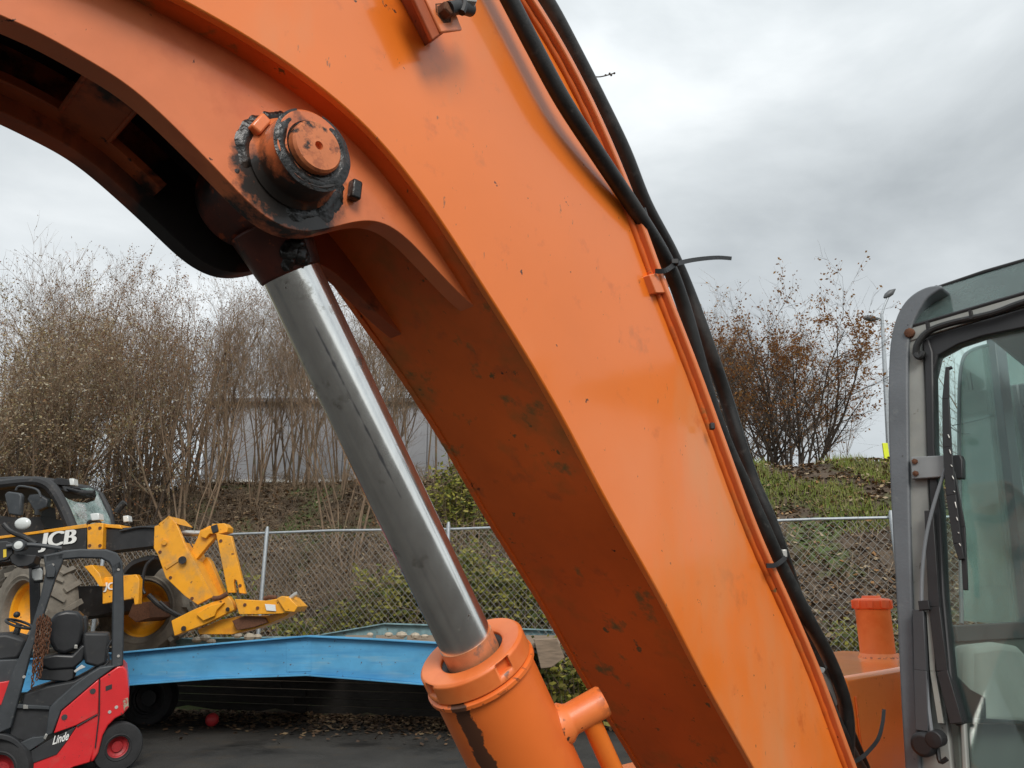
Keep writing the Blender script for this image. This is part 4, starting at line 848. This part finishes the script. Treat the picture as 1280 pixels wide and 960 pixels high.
fp_('engine_hood', [(56, 922), (62, 884), (70, 876), (90, 858), (110, 843), (125, 834), (147, 831), (124.5, 848), (77, 888), (66, 917)], YF-.004, WD-.02, fkgrey, .012)
fp_('hood_top', [(30, 868), (60, 858), (92, 852), (122, 836), (110, 846), (92, 860), (72, 878), (62, 884), (26, 882)], YF+.10, WD-.25, fkblack, .012)
fp_('floor_plate', [(19, 883), (63, 884), (68, 888), (58, 921), (40, 929), (12, 922), (12, 890)], YF+.06, WD-.15, fkblack, .01)
fp_('step', [(20, 931), (40, 922), (57, 920), (56, 926), (38, 938), (22, 944)], YF-.002, .25, fkgrey, .006)
fp_('step_edge', [(54, 923), (57, 917), (60, 918), (57, 925)], YF-.006, .05, steel, .003)
fp_('floor_lip', [(15, 880), (62, 883), (62, 887), (15, 885)], YF+.02, .06, fkgrey, .004)
fp_('lip_label', [(29, 881), (35, 881.5), (35, 886), (29, 886)], YF+.015, .01, steel, .001)
fp_('seat_backrest', [(62, 775), (70, 766), (83, 763), (97, 764), (103, 770), (105, 785), (102, 802), (94, 813), (80, 818), (68, 815), (62, 803)], YF+.28, .42, seatm, .035, seg=4)
fp_('seat_bolster', [(100, 770), (108, 770), (109, 785), (106, 802), (101, 810), (96, 812)], YF+.34, .32, fkblack, .02)
fp_('seat_cushion', [(50, 822), (70, 818), (90, 819), (102, 806), (108, 806), (104, 826), (92, 836), (62, 838), (50, 832)], YF+.24, .48, seatm, .03, seg=3)
fp_('seat_base', [(48, 836), (92, 834), (92, 848), (84, 852), (48, 850)], YF+.26, .42, fkblack, .01)
fp_('belt_buckle', [(93, 806), (97, 806), (97, 811), (92, 811)], YF+.22, .03, steel, .004)
fp_('hood_latch', [(92, 839), (102, 831), (107, 834), (100, 837), (94, 841)], YF+.12, .04, m1('pale_latch', (.5, .5, .48), .5), .004)
fp_('rear_cover', [(104, 791), (136, 791.5), (137, 800), (133, 829), (122, 834), (106, 830), (104, 815)], YF+.22, .5, fkblack, .025, seg=3)
# overhead guard
fp_('rear_guard_post', [(139, 706), (151, 700), (154, 712), (155, 760), (154, 832), (139, 836), (141, 760), (141.5, 722)], YF, .09, fkgrey, .012)
fp_('rear_guard_post', [(139, 706), (150, 700), (153, 712), (154, 760), (153, 832), (139, 836), (140, 760), (141, 722)], YF+.86, .09, fkgrey, .012)
gpts = [(56, 694), (80, 688), (100, 686), (133, 686.5), (146, 691), (152, 700), (154, 710)]; gin = [(56, 704), (82, 699), (100, 697.5), (126, 698), (136, 703), (140.5, 712), (141.5, 722)]
for dy in (0, .86):
    b = MB(); b.band([atF(x, y, YF+dy) for x, y in gpts], [atF(x, y, YF+dy) for x, y in gin], FD*.09); b.build('guard_rail', fkgrey, fk, LR, bevel=.014)
for x_ in (70, 90, 110, 130):
    b = MB(); a_ = atF(x_, 690, YF+.05); b.box(a_+FD*.43, (.035, .82, .05), (FX, FD, Z)); b.build('guard_bar', fkgrey, fk, LR, bevel=.006)
for dy, nm in ((0, 0), (.86, 0)):
    fp_('front_guard_post', [(54, 694), (81, 690), (78, 704), (70, 722), (60, 752), (48, 790), (38, 820), (14, 910), (-4, 918), (-2, 890), (16, 838), (36, 795), (50, 748), (57, 715)], YF+dy, .09, fkgrey, .012)
fp_('guard_node', [(56, 708), (64, 704), (70, 712), (68, 722), (58, 722)], YF-.03, .05, fkgrey, .008)
fc_('guard_tube', [(8, 683), (40, 681), (77, 685.5)], YF+.02, .022, fkgrey)
b = MB(); b.lathe([(.055, 0), (.06, .04), (.05, .16), (.02, .18)], atF(23, 681.5, YF-.06), V((-.3, 1, 0)), 20); b.build('lamp_housing', fkgrey, fk, LR)
b = MB(); b.lathe([(.040, 0), (.036, -.008), (.018, -.012), (.001, -.014)], atF(23, 681.5, YF-.06), V((-.3, 1, 0)), 20); b.build('lamp_lens', lens, fk, LR)
fp_('front_frame', [(-20, 678), (8, 676), (18, 680), (16, 692), (9, 700), (-20, 706)], YF+.05, .10, fkblack, .01)
fp_('caution_label', [(4, 687), (8, 686.5), (8, 696), (4, 697)], YF+.045, .006, m1('yellow_label', (.7, .5, .03), .5), .0005)
fp_('visor', [(10, 692), (46, 694), (42, 704), (34, 708), (22, 709), (14, 704)], YF+.06, .5, fkblack, .01)
fp_('far_front_post', [(36, 706), (49, 702), (50, 780), (38, 792)], YF+.80, .09, fkblack, .008)
fp_('indicator_box', [(40, 712), (51, 710), (53, 713), (53, 725), (43, 726), (40, 722)], YF+.30, .08, lens, .01)
fp_('indicator_shell', [(39, 710), (53, 708), (54, 728), (42, 729)], YF+.33, .10, fkblack, .01)
for pts_ in ([(124.5, 849), (124, 892), (119, 935)], [(96, 908), (122, 893)]):
    b = MB(); b.tube([atF(x, y, YF-.013) for x, y in pts_], .006, 5); b.build('panel_gap', fkblack, fk, LR)
fc_('cable', [(140, 800), (134, 812), (136, 826), (128, 834)], YF+.15, .010, fkblack)
fp_('warning_label', [(132, 858), (140, 855), (140, 861), (132, 864)], YF-.004, .006, fkblack, .0005)
for x, y in ((148, 712), (148, 820), (66, 706), (30, 846)):
    b = MB(); b.cyl(atF(x, y, YF-.012), atF(x, y, YF+.02), .014, n=8); b.build('bolt', steel, fk, LR)
# steering wheel, dash, red cowl
b = MB(); sc_ = atF(24, 780, YF+.42); ring = [sc_+V((cos(a)*.115, sin(a)*.13, -cos(a)*.045)) for a in [2*pi*i/24 for i in range(25)]]; b.tube(ring, .013, 8); b.tube([sc_+V((-.12, 0, .04)), sc_+V((.12, 0, -.04))], .010, 6); b.tube([sc_, sc_+V((-.05, 0, -.35))], .03, 8); b.ball(sc_+V((-.04, 0, .09)), .032, 10); b.build('steering_wheel', fkblack, fk, LR)
fp_('dashboard', [(-30, 795), (8, 792), (22, 796), (33, 800), (28, 815), (22, 824), (-30, 830)], YF+.15, .7, fkblack, .03, seg=3)
fp_('cowl', [(-30, 826), (22, 824), (26, 830), (18, 850), (14, 858), (-30, 868)], YF+.08, .8, fkgrey, .012)
fp_('cowl_panel', [(-30, 858), (18, 850), (8, 881), (-30, 884)], YF+.03, .06, red, .006)
# wheels and front fender
wheel(fk, LR, atF(146, 933, YF+.14), V((.60, -.80, 0)), .232, .16, .098, tyreb, red_dark, 0, .02, .06)
wheel(fk, LR, atF(3, 962, YF+.12), V((.12, -.99, 0)), .29, .22, .14, tyreb, red_dark, 0, .02, .06)
b = MB(); ff = spline([(*p, 0) for p in [(-40, 922), (-15, 917), (10, 919), (26, 929), (36, 945), (39, 975)]], 4); b.band([atF(p.x, p.y, YF-.03) for p in ff], [atF(p.x-3, p.y+7, YF-.03) for p in ff], FD*.36); b.build('front_fender', fkblack, fk, LR, bevel=.008)
fp_('chassis', [(-40, 900), (14, 912), (40, 940), (40, 985), (-40, 985)], YF+.35, .6, fkblack, .01)
# rusty chain draped over the front guard post
random.seed(21)
b = MB()
def link(c, t_, flip, L_=.034, W_=.022, r_=.0052):
    t_ = t_.normalized(); s_ = t_.cross(V((.2, 1, .1)) if flip else V((1, .2, .1))).normalized(); pp = []
    for k in range(9): a = 2*pi*k/8; pp.append(c+t_*(cos(a)*L_*.55)+s_*(sin(a)*W_*.55))
    b.tube(pp, r_, 5, cap=False)
for x0, y0, x1, y1 in ((50, 772, 44, 838), (54, 770, 46, 848), (58, 772, 50, 845), (61, 774, 55, 818), (63, 776, 60, 815), (47, 775, 40, 858), (52, 774, 52, 832), (57, 776, 47, 830)):
    p0_ = atF(x0, y0, YF-.02-random.random()*.07); p1_ = atF(x1, y1, YF-.02-random.random()*.07); n_ = int((p1_-p0_).length/.027)
    for i in range(n_+1): link(p0_.lerp(p1_, i/n_)+V((random.uniform(-.004, .004), random.uniform(-.008, .008), 0)), p1_-p0_, i % 2)
o_ = b.build('rusty_chain', rusty, None, atF(52, 772, YF-.02), fix=False); tag(o_, 'bundle of rusty brown chain hanging from the guard post of the red forklift', 'chain')

# ================================================================== PALE BUILDING behind the bare trees
GR = V((-6, 26, 4.3)); bld = thing('building', GR, 'long pale grey panelled building seen through the bare trees on the bank', 'building')
palem = m1('pale_cladding', (.33, .335, .355), .6, var=.08, vscale=.8, spots=[((.25, .25, .27), 1.5, .55, .8, None, (1, 1, .2))])
xa, xb = atY(252, 560, 26).x, -1.0; z0, z1 = 5.55, 8.25
b = MB(); b.box(V(((xa+xb)/2, 29, (4.1+z1-.05)/2)), (xb-xa-.02, 5.6, z1-.05-4.1)); b.build('wall', palem, bld, GR)
npn = 10; pw = (xb-xa)/npn
for i in range(npn):
    b = MB(); b.box(V((xa+pw*(i+.5), 26.15, (z0+z1)/2)), (pw-.03, .06, z1-z0)); b.build('panel', palem, bld, GR, bevel=.008)
b = MB(); b.box(V(((xa+xb)/2, 29, z1+.06)), (xb-xa+.3, 6.2, .12)); b.build('roof', m1('roof_edge_grey', (.16, .16, .17), .6), bld, GR)
b = MB(); b.box(V(((xa+xb)/2, 26.10, z0-.05)), (xb-xa+.1, .12, .09)); b.build('base_trim', whitep, bld, GR)
b = MB(); b.box(V(((xa+xb)/2, 26.16, (z0-.1+4.1)/2)), (xb-xa, .08, z0-.1-4.1)); b.build('plinth', m1('brown_plinth', (.07, .055, .045), .9), bld, GR)

# ================================================================== STREET LAMP and small sign on the plateau
SL = V((atY(1109, 590, 25).x, 25, 4.3)); lamp = thing('street_lamp', SL, 'tall grey street lamp with two heads beyond the bank, beside the cab', 'street lamp')
b = MB(); b.tube([SL, atY(1107, 480, 25), atY(1103, 405, 25), atY(1102, 392, 25)], [.10, .075, .055, .05], 10); b.build('pole', galv, lamp, SL)
b = MB(); b.tube(spline([atY(1102, 396, 25), atY(1105, 384, 25), atY(1110, 372, 25)], 4), .04, 8); b.tube(spline([atY(1102, 399, 25), atY(1096, 397, 25), atY(1092, 397, 25)], 4), .035, 8); b.build('arm', galv, lamp, SL)
lampm = m1('lamp_head_grey', (.10, .105, .11), .5)
for x, y, d_ in ((1112.5, 366.5, V((.8, 0, .6))), (1089, 398, V((.95, 0, -.1)))):
    b = MB(); c_ = atY(x, y, 25); d_ = d_.normalized(); b.tube([c_-d_*.28, c_-d_*.16, c_+d_*.05, c_+d_*.26], [.04, .10, .11, .02], 10); b.build('lamp_head', lampm, lamp, SL)
b = MB(); c_ = atY(1107.5, 566, 20); b.box(c_, (.14, .05, .52)); b.tube([V((c_.x, c_.y+.05, 4.0)), V((c_.x, c_.y+.05, c_.z))], .03, 8)
o_ = b.build('marker_sign', m1('fluorescent_yellow', (.72, .80, .02), .5, var=.05), None, V((c_.x, c_.y, 4.2)), bevel=.01); tag(o_, 'small fluorescent yellow marker board standing on the bank top beside the cab', 'sign')

# ================================================================== TREES
def make_tree(seed, H, nst, spread, levels, leafn, leafs, leafmat_, barkm, up=.5, dens=1.0, r0=.05, leaf_low=0.0, low0=.24, clump=0):
    rnd = random.Random(seed); tr, cr = MB(), MB(); tips = []
    def branch(p, d, ln, r, lv):
        n = 5 if lv == 0 else (4 if lv == 1 else 3); pts = [p]; rr = [r]
        for i in range(n):
            d = (d+V((rnd.gauss(0, .13), rnd.gauss(0, .13), rnd.gauss(0, .09)+up*.10))).normalized(); p = p+d*(ln/n); pts.append(p); rr.append(r*(1-.75*(i+1)/n))
        tgt = tr if lv == 0 else cr
        tgt.tube(pts, rr, 6 if lv == 0 else (4 if lv == 1 else 3), cap=False)
        if lv >= levels: tips.append((pts, d)); return
        k = int(([11, 6, 5, 4][lv] if lv < 4 else 3)*dens+rnd.random())
        for j in range(k):
            t = rnd.uniform(low0 if lv == 0 else .15, 1); f = t*n; i = min(n-1, int(f)); q_ = pts[i].lerp(pts[i+1], f-i)
            dd = (pts[i+1]-pts[i]).normalized(); o = V((rnd.gauss(0, 1), rnd.gauss(0, 1), rnd.gauss(0, .5))); o = (o-dd*o.dot(dd)).normalized()
            a = rnd.uniform(.45, 1.0); nd_ = (dd*cos(a)+o*sin(a)+Z*up*.25).normalized()
            branch(q_, nd_, ln*rnd.uniform(.34, .58)*(1-.35*t if lv == 0 else 1), max(.0035, r*(1-.7*t)*.55), lv+1)
        tips.append((pts, d))
    for s_ in range(nst):
        a = 2*pi*s_/nst+rnd.uniform(-.5, .5); tl = rnd.uniform(.15, 1)*spread; d = V((cos(a)*sin(tl), sin(a)*sin(tl), cos(tl)))
        branch(V((cos(a)*.12*(nst > 1), sin(a)*.12*(nst > 1), -.25)), d, H*rnd.uniform(.72, 1.0), r0*rnd.uniform(.7, 1.2), 0)
    cr.mi = 1
    csel = [t_ for t_ in tips if mnoise.noise(t_[0][-1]*.9+V((seed, 0, 0))) > .05] if clump else tips
    for i in range(leafn):
        pts, d = rnd.choice(csel if rnd.random() < clump else tips)
        k = rnd.randrange(1, len(pts)); c = pts[k]+V((rnd.gauss(0, .05), rnd.gauss(0, .05), rnd.gauss(0, .05)))
        if c.z < leaf_low*H and rnd.random() < .8: continue
        s_ = leafs*rnd.uniform(.6, 1.4); u_ = V((rnd.gauss(0, 1), rnd.gauss(0, 1), rnd.gauss(0, 1))).normalized(); w_ = u_.orthogonal().normalized()
        cr.add([c-u_*s_, c+w_*s_*.55, c+u_*s_, c-w_*s_*.55], [[0, 1, 2, 3]])
    t_o = tr.build('trunk', barkm, None, fix=False, ang=80); c_o = cr.build('crown', [barkm, leafmat_], None, fix=False, ang=80, flat=True)
    COL.objects.unlink(t_o); COL.objects.unlink(c_o); return t_o, c_o
def plant(proto, name, loc, rz, sc, label, cat='tree', group=None):
    r = thing(name, loc, label, cat, group); r.rotation_euler = (0, 0, rz); r.scale = sc if isinstance(sc, tuple) else (sc, sc, sc)
    for p in proto:
        c = p.copy(); COL.objects.link(c); c.parent = r
    return r
P_thin = make_tree(11, 6.2, 2, .28, 3, 900, .024, lf_rust, bark, .6, 1.1, .045, 0, .34)
P_thick = make_tree(12, 5.6, 5, .36, 3, 2200, .025, lf_rust, bark, .5, .72, .055)
P_twig = make_tree(13, 4.6, 7, .55, 3, 700, .03, lf_rust, bark2, .35, .5, .028)
P_seed = make_tree(14, 4.6, 7, .50, 3, 9500, .024, lf_seed, bark, .4, .72, .032, .25)
P_bare = make_tree(15, 6.6, 4, .28, 3, 400, .024, lf_rust, bark, .6, .95, .042, 0, .36)
rnd = random.Random(5)
def gz(X, Y): return bankz(X, Y)-.05
kinds = [(P_thin, 'slender bare tree with a few rusty leaves in the thicket left of the boom', 'slender thicket trees'), (P_thick, 'many-stemmed tree holding scattered russet leaves in the thicket left of the boom', 'russet-leaved thicket trees'),
         (P_twig, 'low dark twiggy shrub in the thicket on the left bank', 'dark twiggy shrubs'), (P_bare, 'tall leafless tree with pale grey stems in the thicket left of the boom', 'leafless thicket trees')]
def hsc(px, topy, Y, H):
    z = atY(px, topy, Y).z; return z
for i in range(60):
    px = rnd.uniform(-60, 610) if i < 26 else (rnd.uniform(-60, 260) if i < 44 else rnd.uniform(225, 610)); Y = rnd.uniform(15.2, 22.5); X = (px-640)/997*Y
    if px > 250 and i % 3 == 0: Y = rnd.uniform(19.5, 23.5); X = (px-640)/997*Y
    k = rnd.choice([0, 0, 1, 1, 1, 2, 3]) if px < 260 else rnd.choice([0, 3, 3, 3, 0])
    top = 345+rnd.uniform(-25, 60) if k != 2 else rnd.uniform(430, 500)
    z0_ = gz(X, Y); zt_ = atY(px, top, Y).z; Hn = {0: 7.3, 1: 6.5, 2: 4.9, 3: 7.9}[k]; s_ = max(.5, (zt_-z0_)/Hn)
    pr, lb_, gp = kinds[k]; w_ = s_*rnd.uniform(.75, 1.0)
    plant(pr, 'shrub' if k == 2 else 'bare_tree', V((X, Y, z0_)), rnd.uniform(0, 6.28), (w_, w_, s_), lb_, 'shrub' if k == 2 else 'tree', gp)
for i, (px, Y, top) in enumerate([(8, 15.8, 400), (52, 16.4, 415), (-25, 15.2, 390), (95, 17.2, 385), (30, 18.5, 378)]):
    X = (px-640)/997*Y; z0_ = gz(X, Y); s_ = (atY(px, top, Y).z-z0_)/5.3
    plant(P_seed, 'seed_head_shrub', V((X, Y, z0_)), rnd.uniform(0, 6.28), (s_*.85, s_*.85, s_), 'tall shrub covered in pale fluffy seed heads at the far left of the thicket', 'shrub', 'shrubs with pale seed heads')
# trees right of the boom, on the top of the bank
P_oak = make_tree(31, 6.0, 12, .95, 3, 11000, .044, lf_oak, bark2, .30, 1.0, .06, .35, .24, .75)
P_tall = make_tree(32, 7.2, 3, .40, 3, 3200, .042, lf_oak, bark2, .5, 1.25, .075, .3, .2, .7)
P_wisp = make_tree(33, 6.0, 5, .32, 3, 150, .04, lf_oak, bark, .6, .8, .04)
def ptree(proto, px, Y, top, H, wf, label, rz, name='bare_tree'):
    X = (px-640)/997*Y; z0_ = gz(X, Y); s_ = (atY(px, top, Y).z-z0_)/H
    return plant(proto, name, V((X, Y, z0_)), rz, (s_*wf, s_*wf, s_), label)
ptree(P_oak, 1003, 22.5, 388, 5.6, .85, 'broad many-stemmed tree with rusty orange leaves between the boom and the lamp', 3.4, 'russet_tree')
ptree(P_tall, 893, 21.5, 330, 8.6, 1.15, 'tallest half-bare tree, close right of the black hoses', 4.4)
ptree(P_tall, 868, 24.5, 350, 8.6, .95, 'half-bare tree mostly hidden behind the hoses right of the boom', 3.1)
ptree(P_tall, 958, 27.5, 372, 8.6, 1.1, 'tall half-bare tree rising just left of the russet tree', 2.4)
ptree(P_wisp, 945, 25, 372, 6.9, 1.1, 'thin pale bare tree between the tall half-bare tree and the russet tree', 2.2)
ptree(P_wisp, 1060, 27, 430, 6.9, .8, 'thin bare tree behind the right side of the russet tree, near the lamp', 4.0)
ptree(P_wisp, 925, 28, 400, 6.9, 1.3, 'wispy bare tree farthest back, low between the hoses and the russet tree', 5.1)
ptree(P_wisp, 1200, 25, 500, 6.9, 1.0, 'thin bare tree seen through the cab windows, left part of the pane', .4)
ptree(P_wisp, 1262, 24, 440, 6.0, 1.2, 'bare tree seen through the cab windows, right part of the pane', 1.9)
# a long twig reaching out from behind the hoses near the top
b = MB(); tw0 = kx(725, 100, -.3); b.tube(spline([kx(715, 104, -.3), kx(735, 96, -.3), kx(750, 96, -.3), kx(768, 91.5, -.3)], 5), .0018, 5)
for x, y in ((757, 94), (762, 92), (768, 91.5), (764, 94)): b.ball(kx(x, y, -.3), .0035, 6)
o_ = b.build('twig', bark2, None, tw0, fix=False); tag(o_, 'thin bare twig sticking out past the black hose high on the boom', 'twig')

# ================================================================== UNDERGROWTH, leaves, grass
rnd = random.Random(9)
b = MB()
for i in range(6500):      # dry canes on the left half of the bank
    px = rnd.uniform(-80, 640) if i % 8 else rnd.uniform(840, 1320); Y = fenceY((px-640)/997*14)+rnd.uniform(.5, 6.8); X = (px-640)/997*Y; z = bankz(X, Y)
    if px > 800 and Y-fenceY(X) > 3.4: continue
    h = rnd.uniform(.2, .6) if px > 800 else rnd.uniform(.5, 1.5) if px < 240 or Y-fenceY(X) < 2.5 else rnd.uniform(.25, .75)
    a = rnd.uniform(0, 6.28); ln = rnd.uniform(.1, .9); d_ = V((cos(a)*ln, sin(a)*ln, 1)); p = V((X, Y, z-.05)); p2 = p+d_*h*.6; p3 = p2+V((d_.x*1.6, d_.y*1.6, rnd.uniform(-.4, .6)))*h*.5
    b.tube([p, p2, p3], [.007, .005, .003], 3, cap=False)
stuff(b.build('dry_undergrowth', cane, fix=False, ang=80))
def scatter(name, n, mat, size, fn, tilt=.5, asp=.6):
    bb = MB()
    for i in range(n):
        r = fn()
        if r is None: continue
        c, s_ = r; s_ = size*rnd.uniform(.6, 1.5)*s_; a = rnd.uniform(0, 6.28); u_ = V((cos(a), sin(a), rnd.gauss(0, tilt))).normalized(); w_ = V((-sin(a), cos(a), rnd.gauss(0, tilt))).normalized()
        bb.add([c-u_*s_, c+w_*s_*asp-u_*s_*.1, c+u_*s_, c-w_*s_*asp], [[0, 1, 2], [0, 2, 3]])
    return stuff(bb.build(name, mat, fix=False, flat=True))
def on_bank():
    px = rnd.uniform(-60, 1330); d_ = rnd.uniform(.1, 6.5)
    X = (px-640)/997*12.5; Y = fenceY(X)+d_; X = (px-640)/997*Y; z = bankz(X, Y)
    return V((X, Y, z+rnd.uniform(.0, .05))), 1
scatter('leaf_litter', 42000, lf_litter, .046, on_bank)
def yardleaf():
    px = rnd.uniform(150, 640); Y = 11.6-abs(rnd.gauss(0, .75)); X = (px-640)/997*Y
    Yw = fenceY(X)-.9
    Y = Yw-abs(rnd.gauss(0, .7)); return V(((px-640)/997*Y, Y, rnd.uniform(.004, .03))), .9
lf_shaded = leafmat('shaded_fallen_leaves', [(.10, .06, .035), (.15, .09, .05), (.07, .045, .03), (.20, .14, .08), (.05, .035, .025)], transl=0)  # shade under the trailer put into the leaf colours
scatter('fallen_leaves', 4200, lf_shaded, .04, yardleaf, .25)
bb = MB()
for i in range(26000):
    px = rnd.uniform(840, 1330); d_ = rnd.uniform(3.0, 6.6); X = (px-640)/997*12.5; Y = fenceY(X)+d_; X = (px-640)/997*Y
    if mnoise.noise(V((X*.9, Y*.9, 3))) < .02+rnd.uniform(-.12, .12): continue
    z = bankz(X, Y); h = rnd.uniform(.06, .2); a = rnd.uniform(0, 6.28); u_ = V((cos(a), sin(a), 0))*.008; t_ = V((rnd.gauss(0, .05), rnd.gauss(0, .05), h))
    p = V((X, Y, z-.01)); bb.add([p-u_, p+u_, p+t_], [[0, 1, 2]])
stuff(bb.build('bank_grass', lf_grass, fix=False, flat=True))
# brambles behind the fence
def bramble(seed, X, d, w, h, n, label):
    r_ = random.Random(seed); Y = fenceY(X)+d; R = V((X, Y, bankz(X, Y))); t = thing('bramble_bush', R, label, 'bush')
    st = MB(); lf = MB()
    for i in range(46):
        a = r_.uniform(0, 6.28); rd = r_.uniform(.1, 1)*w*.5; p = R+V((cos(a)*rd*.6, sin(a)*rd*.4, -.05)); e_ = R+V((cos(a)*rd*1.2, sin(a)*rd*.7, h*r_.uniform(.45, 1))); m_p = p.lerp(e_, .55)+Z*h*.18
        e_.z = max(e_.z, bankz(e_.x, e_.y)+.1); st.tube([p, m_p, e_], [.008, .006, .003], 3, cap=False)
        for k in range(n//46):
            f = r_.uniform(.15, 1); c = (p.lerp(m_p, f*2) if f < .5 else m_p.lerp(e_, f*2-1))+V((r_.gauss(0, .10), r_.gauss(0, .08), r_.gauss(0, .10))); s_ = r_.uniform(.028, .065)
            u_ = V((r_.gauss(0, 1), r_.gauss(0, 1), r_.gauss(0, .6))).normalized(); w_ = (u_.orthogonal()+V((r_.gauss(0, .5), r_.gauss(0, .5), 0))).normalized()
            lf.add([c-u_*s_, c+w_*s_*.6, c+u_*s_, c-w_*s_*.6], [[0, 1, 2], [0, 2, 3]])
    st.build('stem', cane, t, R, fix=False); lf.build('foliage', lf_yel, t, R, fix=False, flat=True)
def bx_(px, Y=13.5): return (px-640)/997*Y
bramble(1, bx_(575), .9, 1.7, 1.5, 2600, 'yellow-green bramble behind the fence, just right of the chrome rod')
bramble(2, bx_(560), 2.9, 1.6, 1.9, 2200, 'upper yellow-green bush on the bank between the rod and the boom')
bramble(3, bx_(500), .7, 1.3, 1.2, 1800, 'greenish bramble behind the fence, left of the chrome rod')
bramble(4, bx_(645), .8, 1.5, 1.3, 1900, 'bramble behind the fence against the edge of the orange boom')
bramble(5, bx_(275), .5, .9, 1.3, 700, 'small yellow-leaved bush behind the telehandler carriage')
bramble(6, bx_(362), .4, .7, .55, 420, 'low yellow-green plant at the fence foot beyond the carriage tip')
bramble(7, bx_(445), .6, 1.2, .7, 900, 'low green bramble at the fence foot above the blue beam kink')
bramble(9, bx_(735, 10), -.95, 1.5, 1.1, 1500, 'green bramble in front of the fence, seen between cylinder and boom')
bramble(10, bx_(800, 10), -1.2, 1.4, .9, 1200, 'low green bramble in front of the fence, behind the foot of the boom')
bramble(8, bx_(1010), .5, 1.0, .55, 700, 'low green plant at the fence foot left of the filler cap')
# rubble on the trailer deck and a red ball in the leaves
def rock(name, c, s_, mat, label):
    bb = MB(); bb.ball(c, s_, 8, (1.2, .9, .7)); 
    for v in bb.v: v += (v-c)*mnoise.noise(v*9)*.5
    return tag(bb.build(name, mat, None, c, ang=20), label, 'stone', 'stones on the trailer')
stm = m1('pale_stone', (.36, .31, .24), .9, var=.3, vscale=12, bump=.005)
for px, py, Y in ((463, 793, 11.0), (486, 793, 11), (502, 794, 11.0), (519, 794, 10.9), (531, 795, 10.9)):
    rock('stone', atY(px, py, Y), rnd.uniform(.04, .065), stm, 'pale stone lying on the trailer planks left of the cylinder')
for px, py, Y in ((246, 800, 11.9), (256, 797, 11.9), (264, 802, 11.8), (298, 795, 11.9), (310, 796, 11.8), (322, 796, 11.9)):
    rock('stone', atY(px, py, Y), rnd.uniform(.05, .08), stm, 'pale stone on the trailer below the telehandler carriage')
b = MB(); c_ = atY(265, 902, 10.9); c_.z = .085; b.ball(c_, .085, 20); o_ = b.build('ball', m1('red_plastic', (.5, .03, .035), .5, var=.15), None, V((c_.x, c_.y, 0))); tag(o_, 'small red ball lying among fallen leaves under the blue trailer', 'ball')
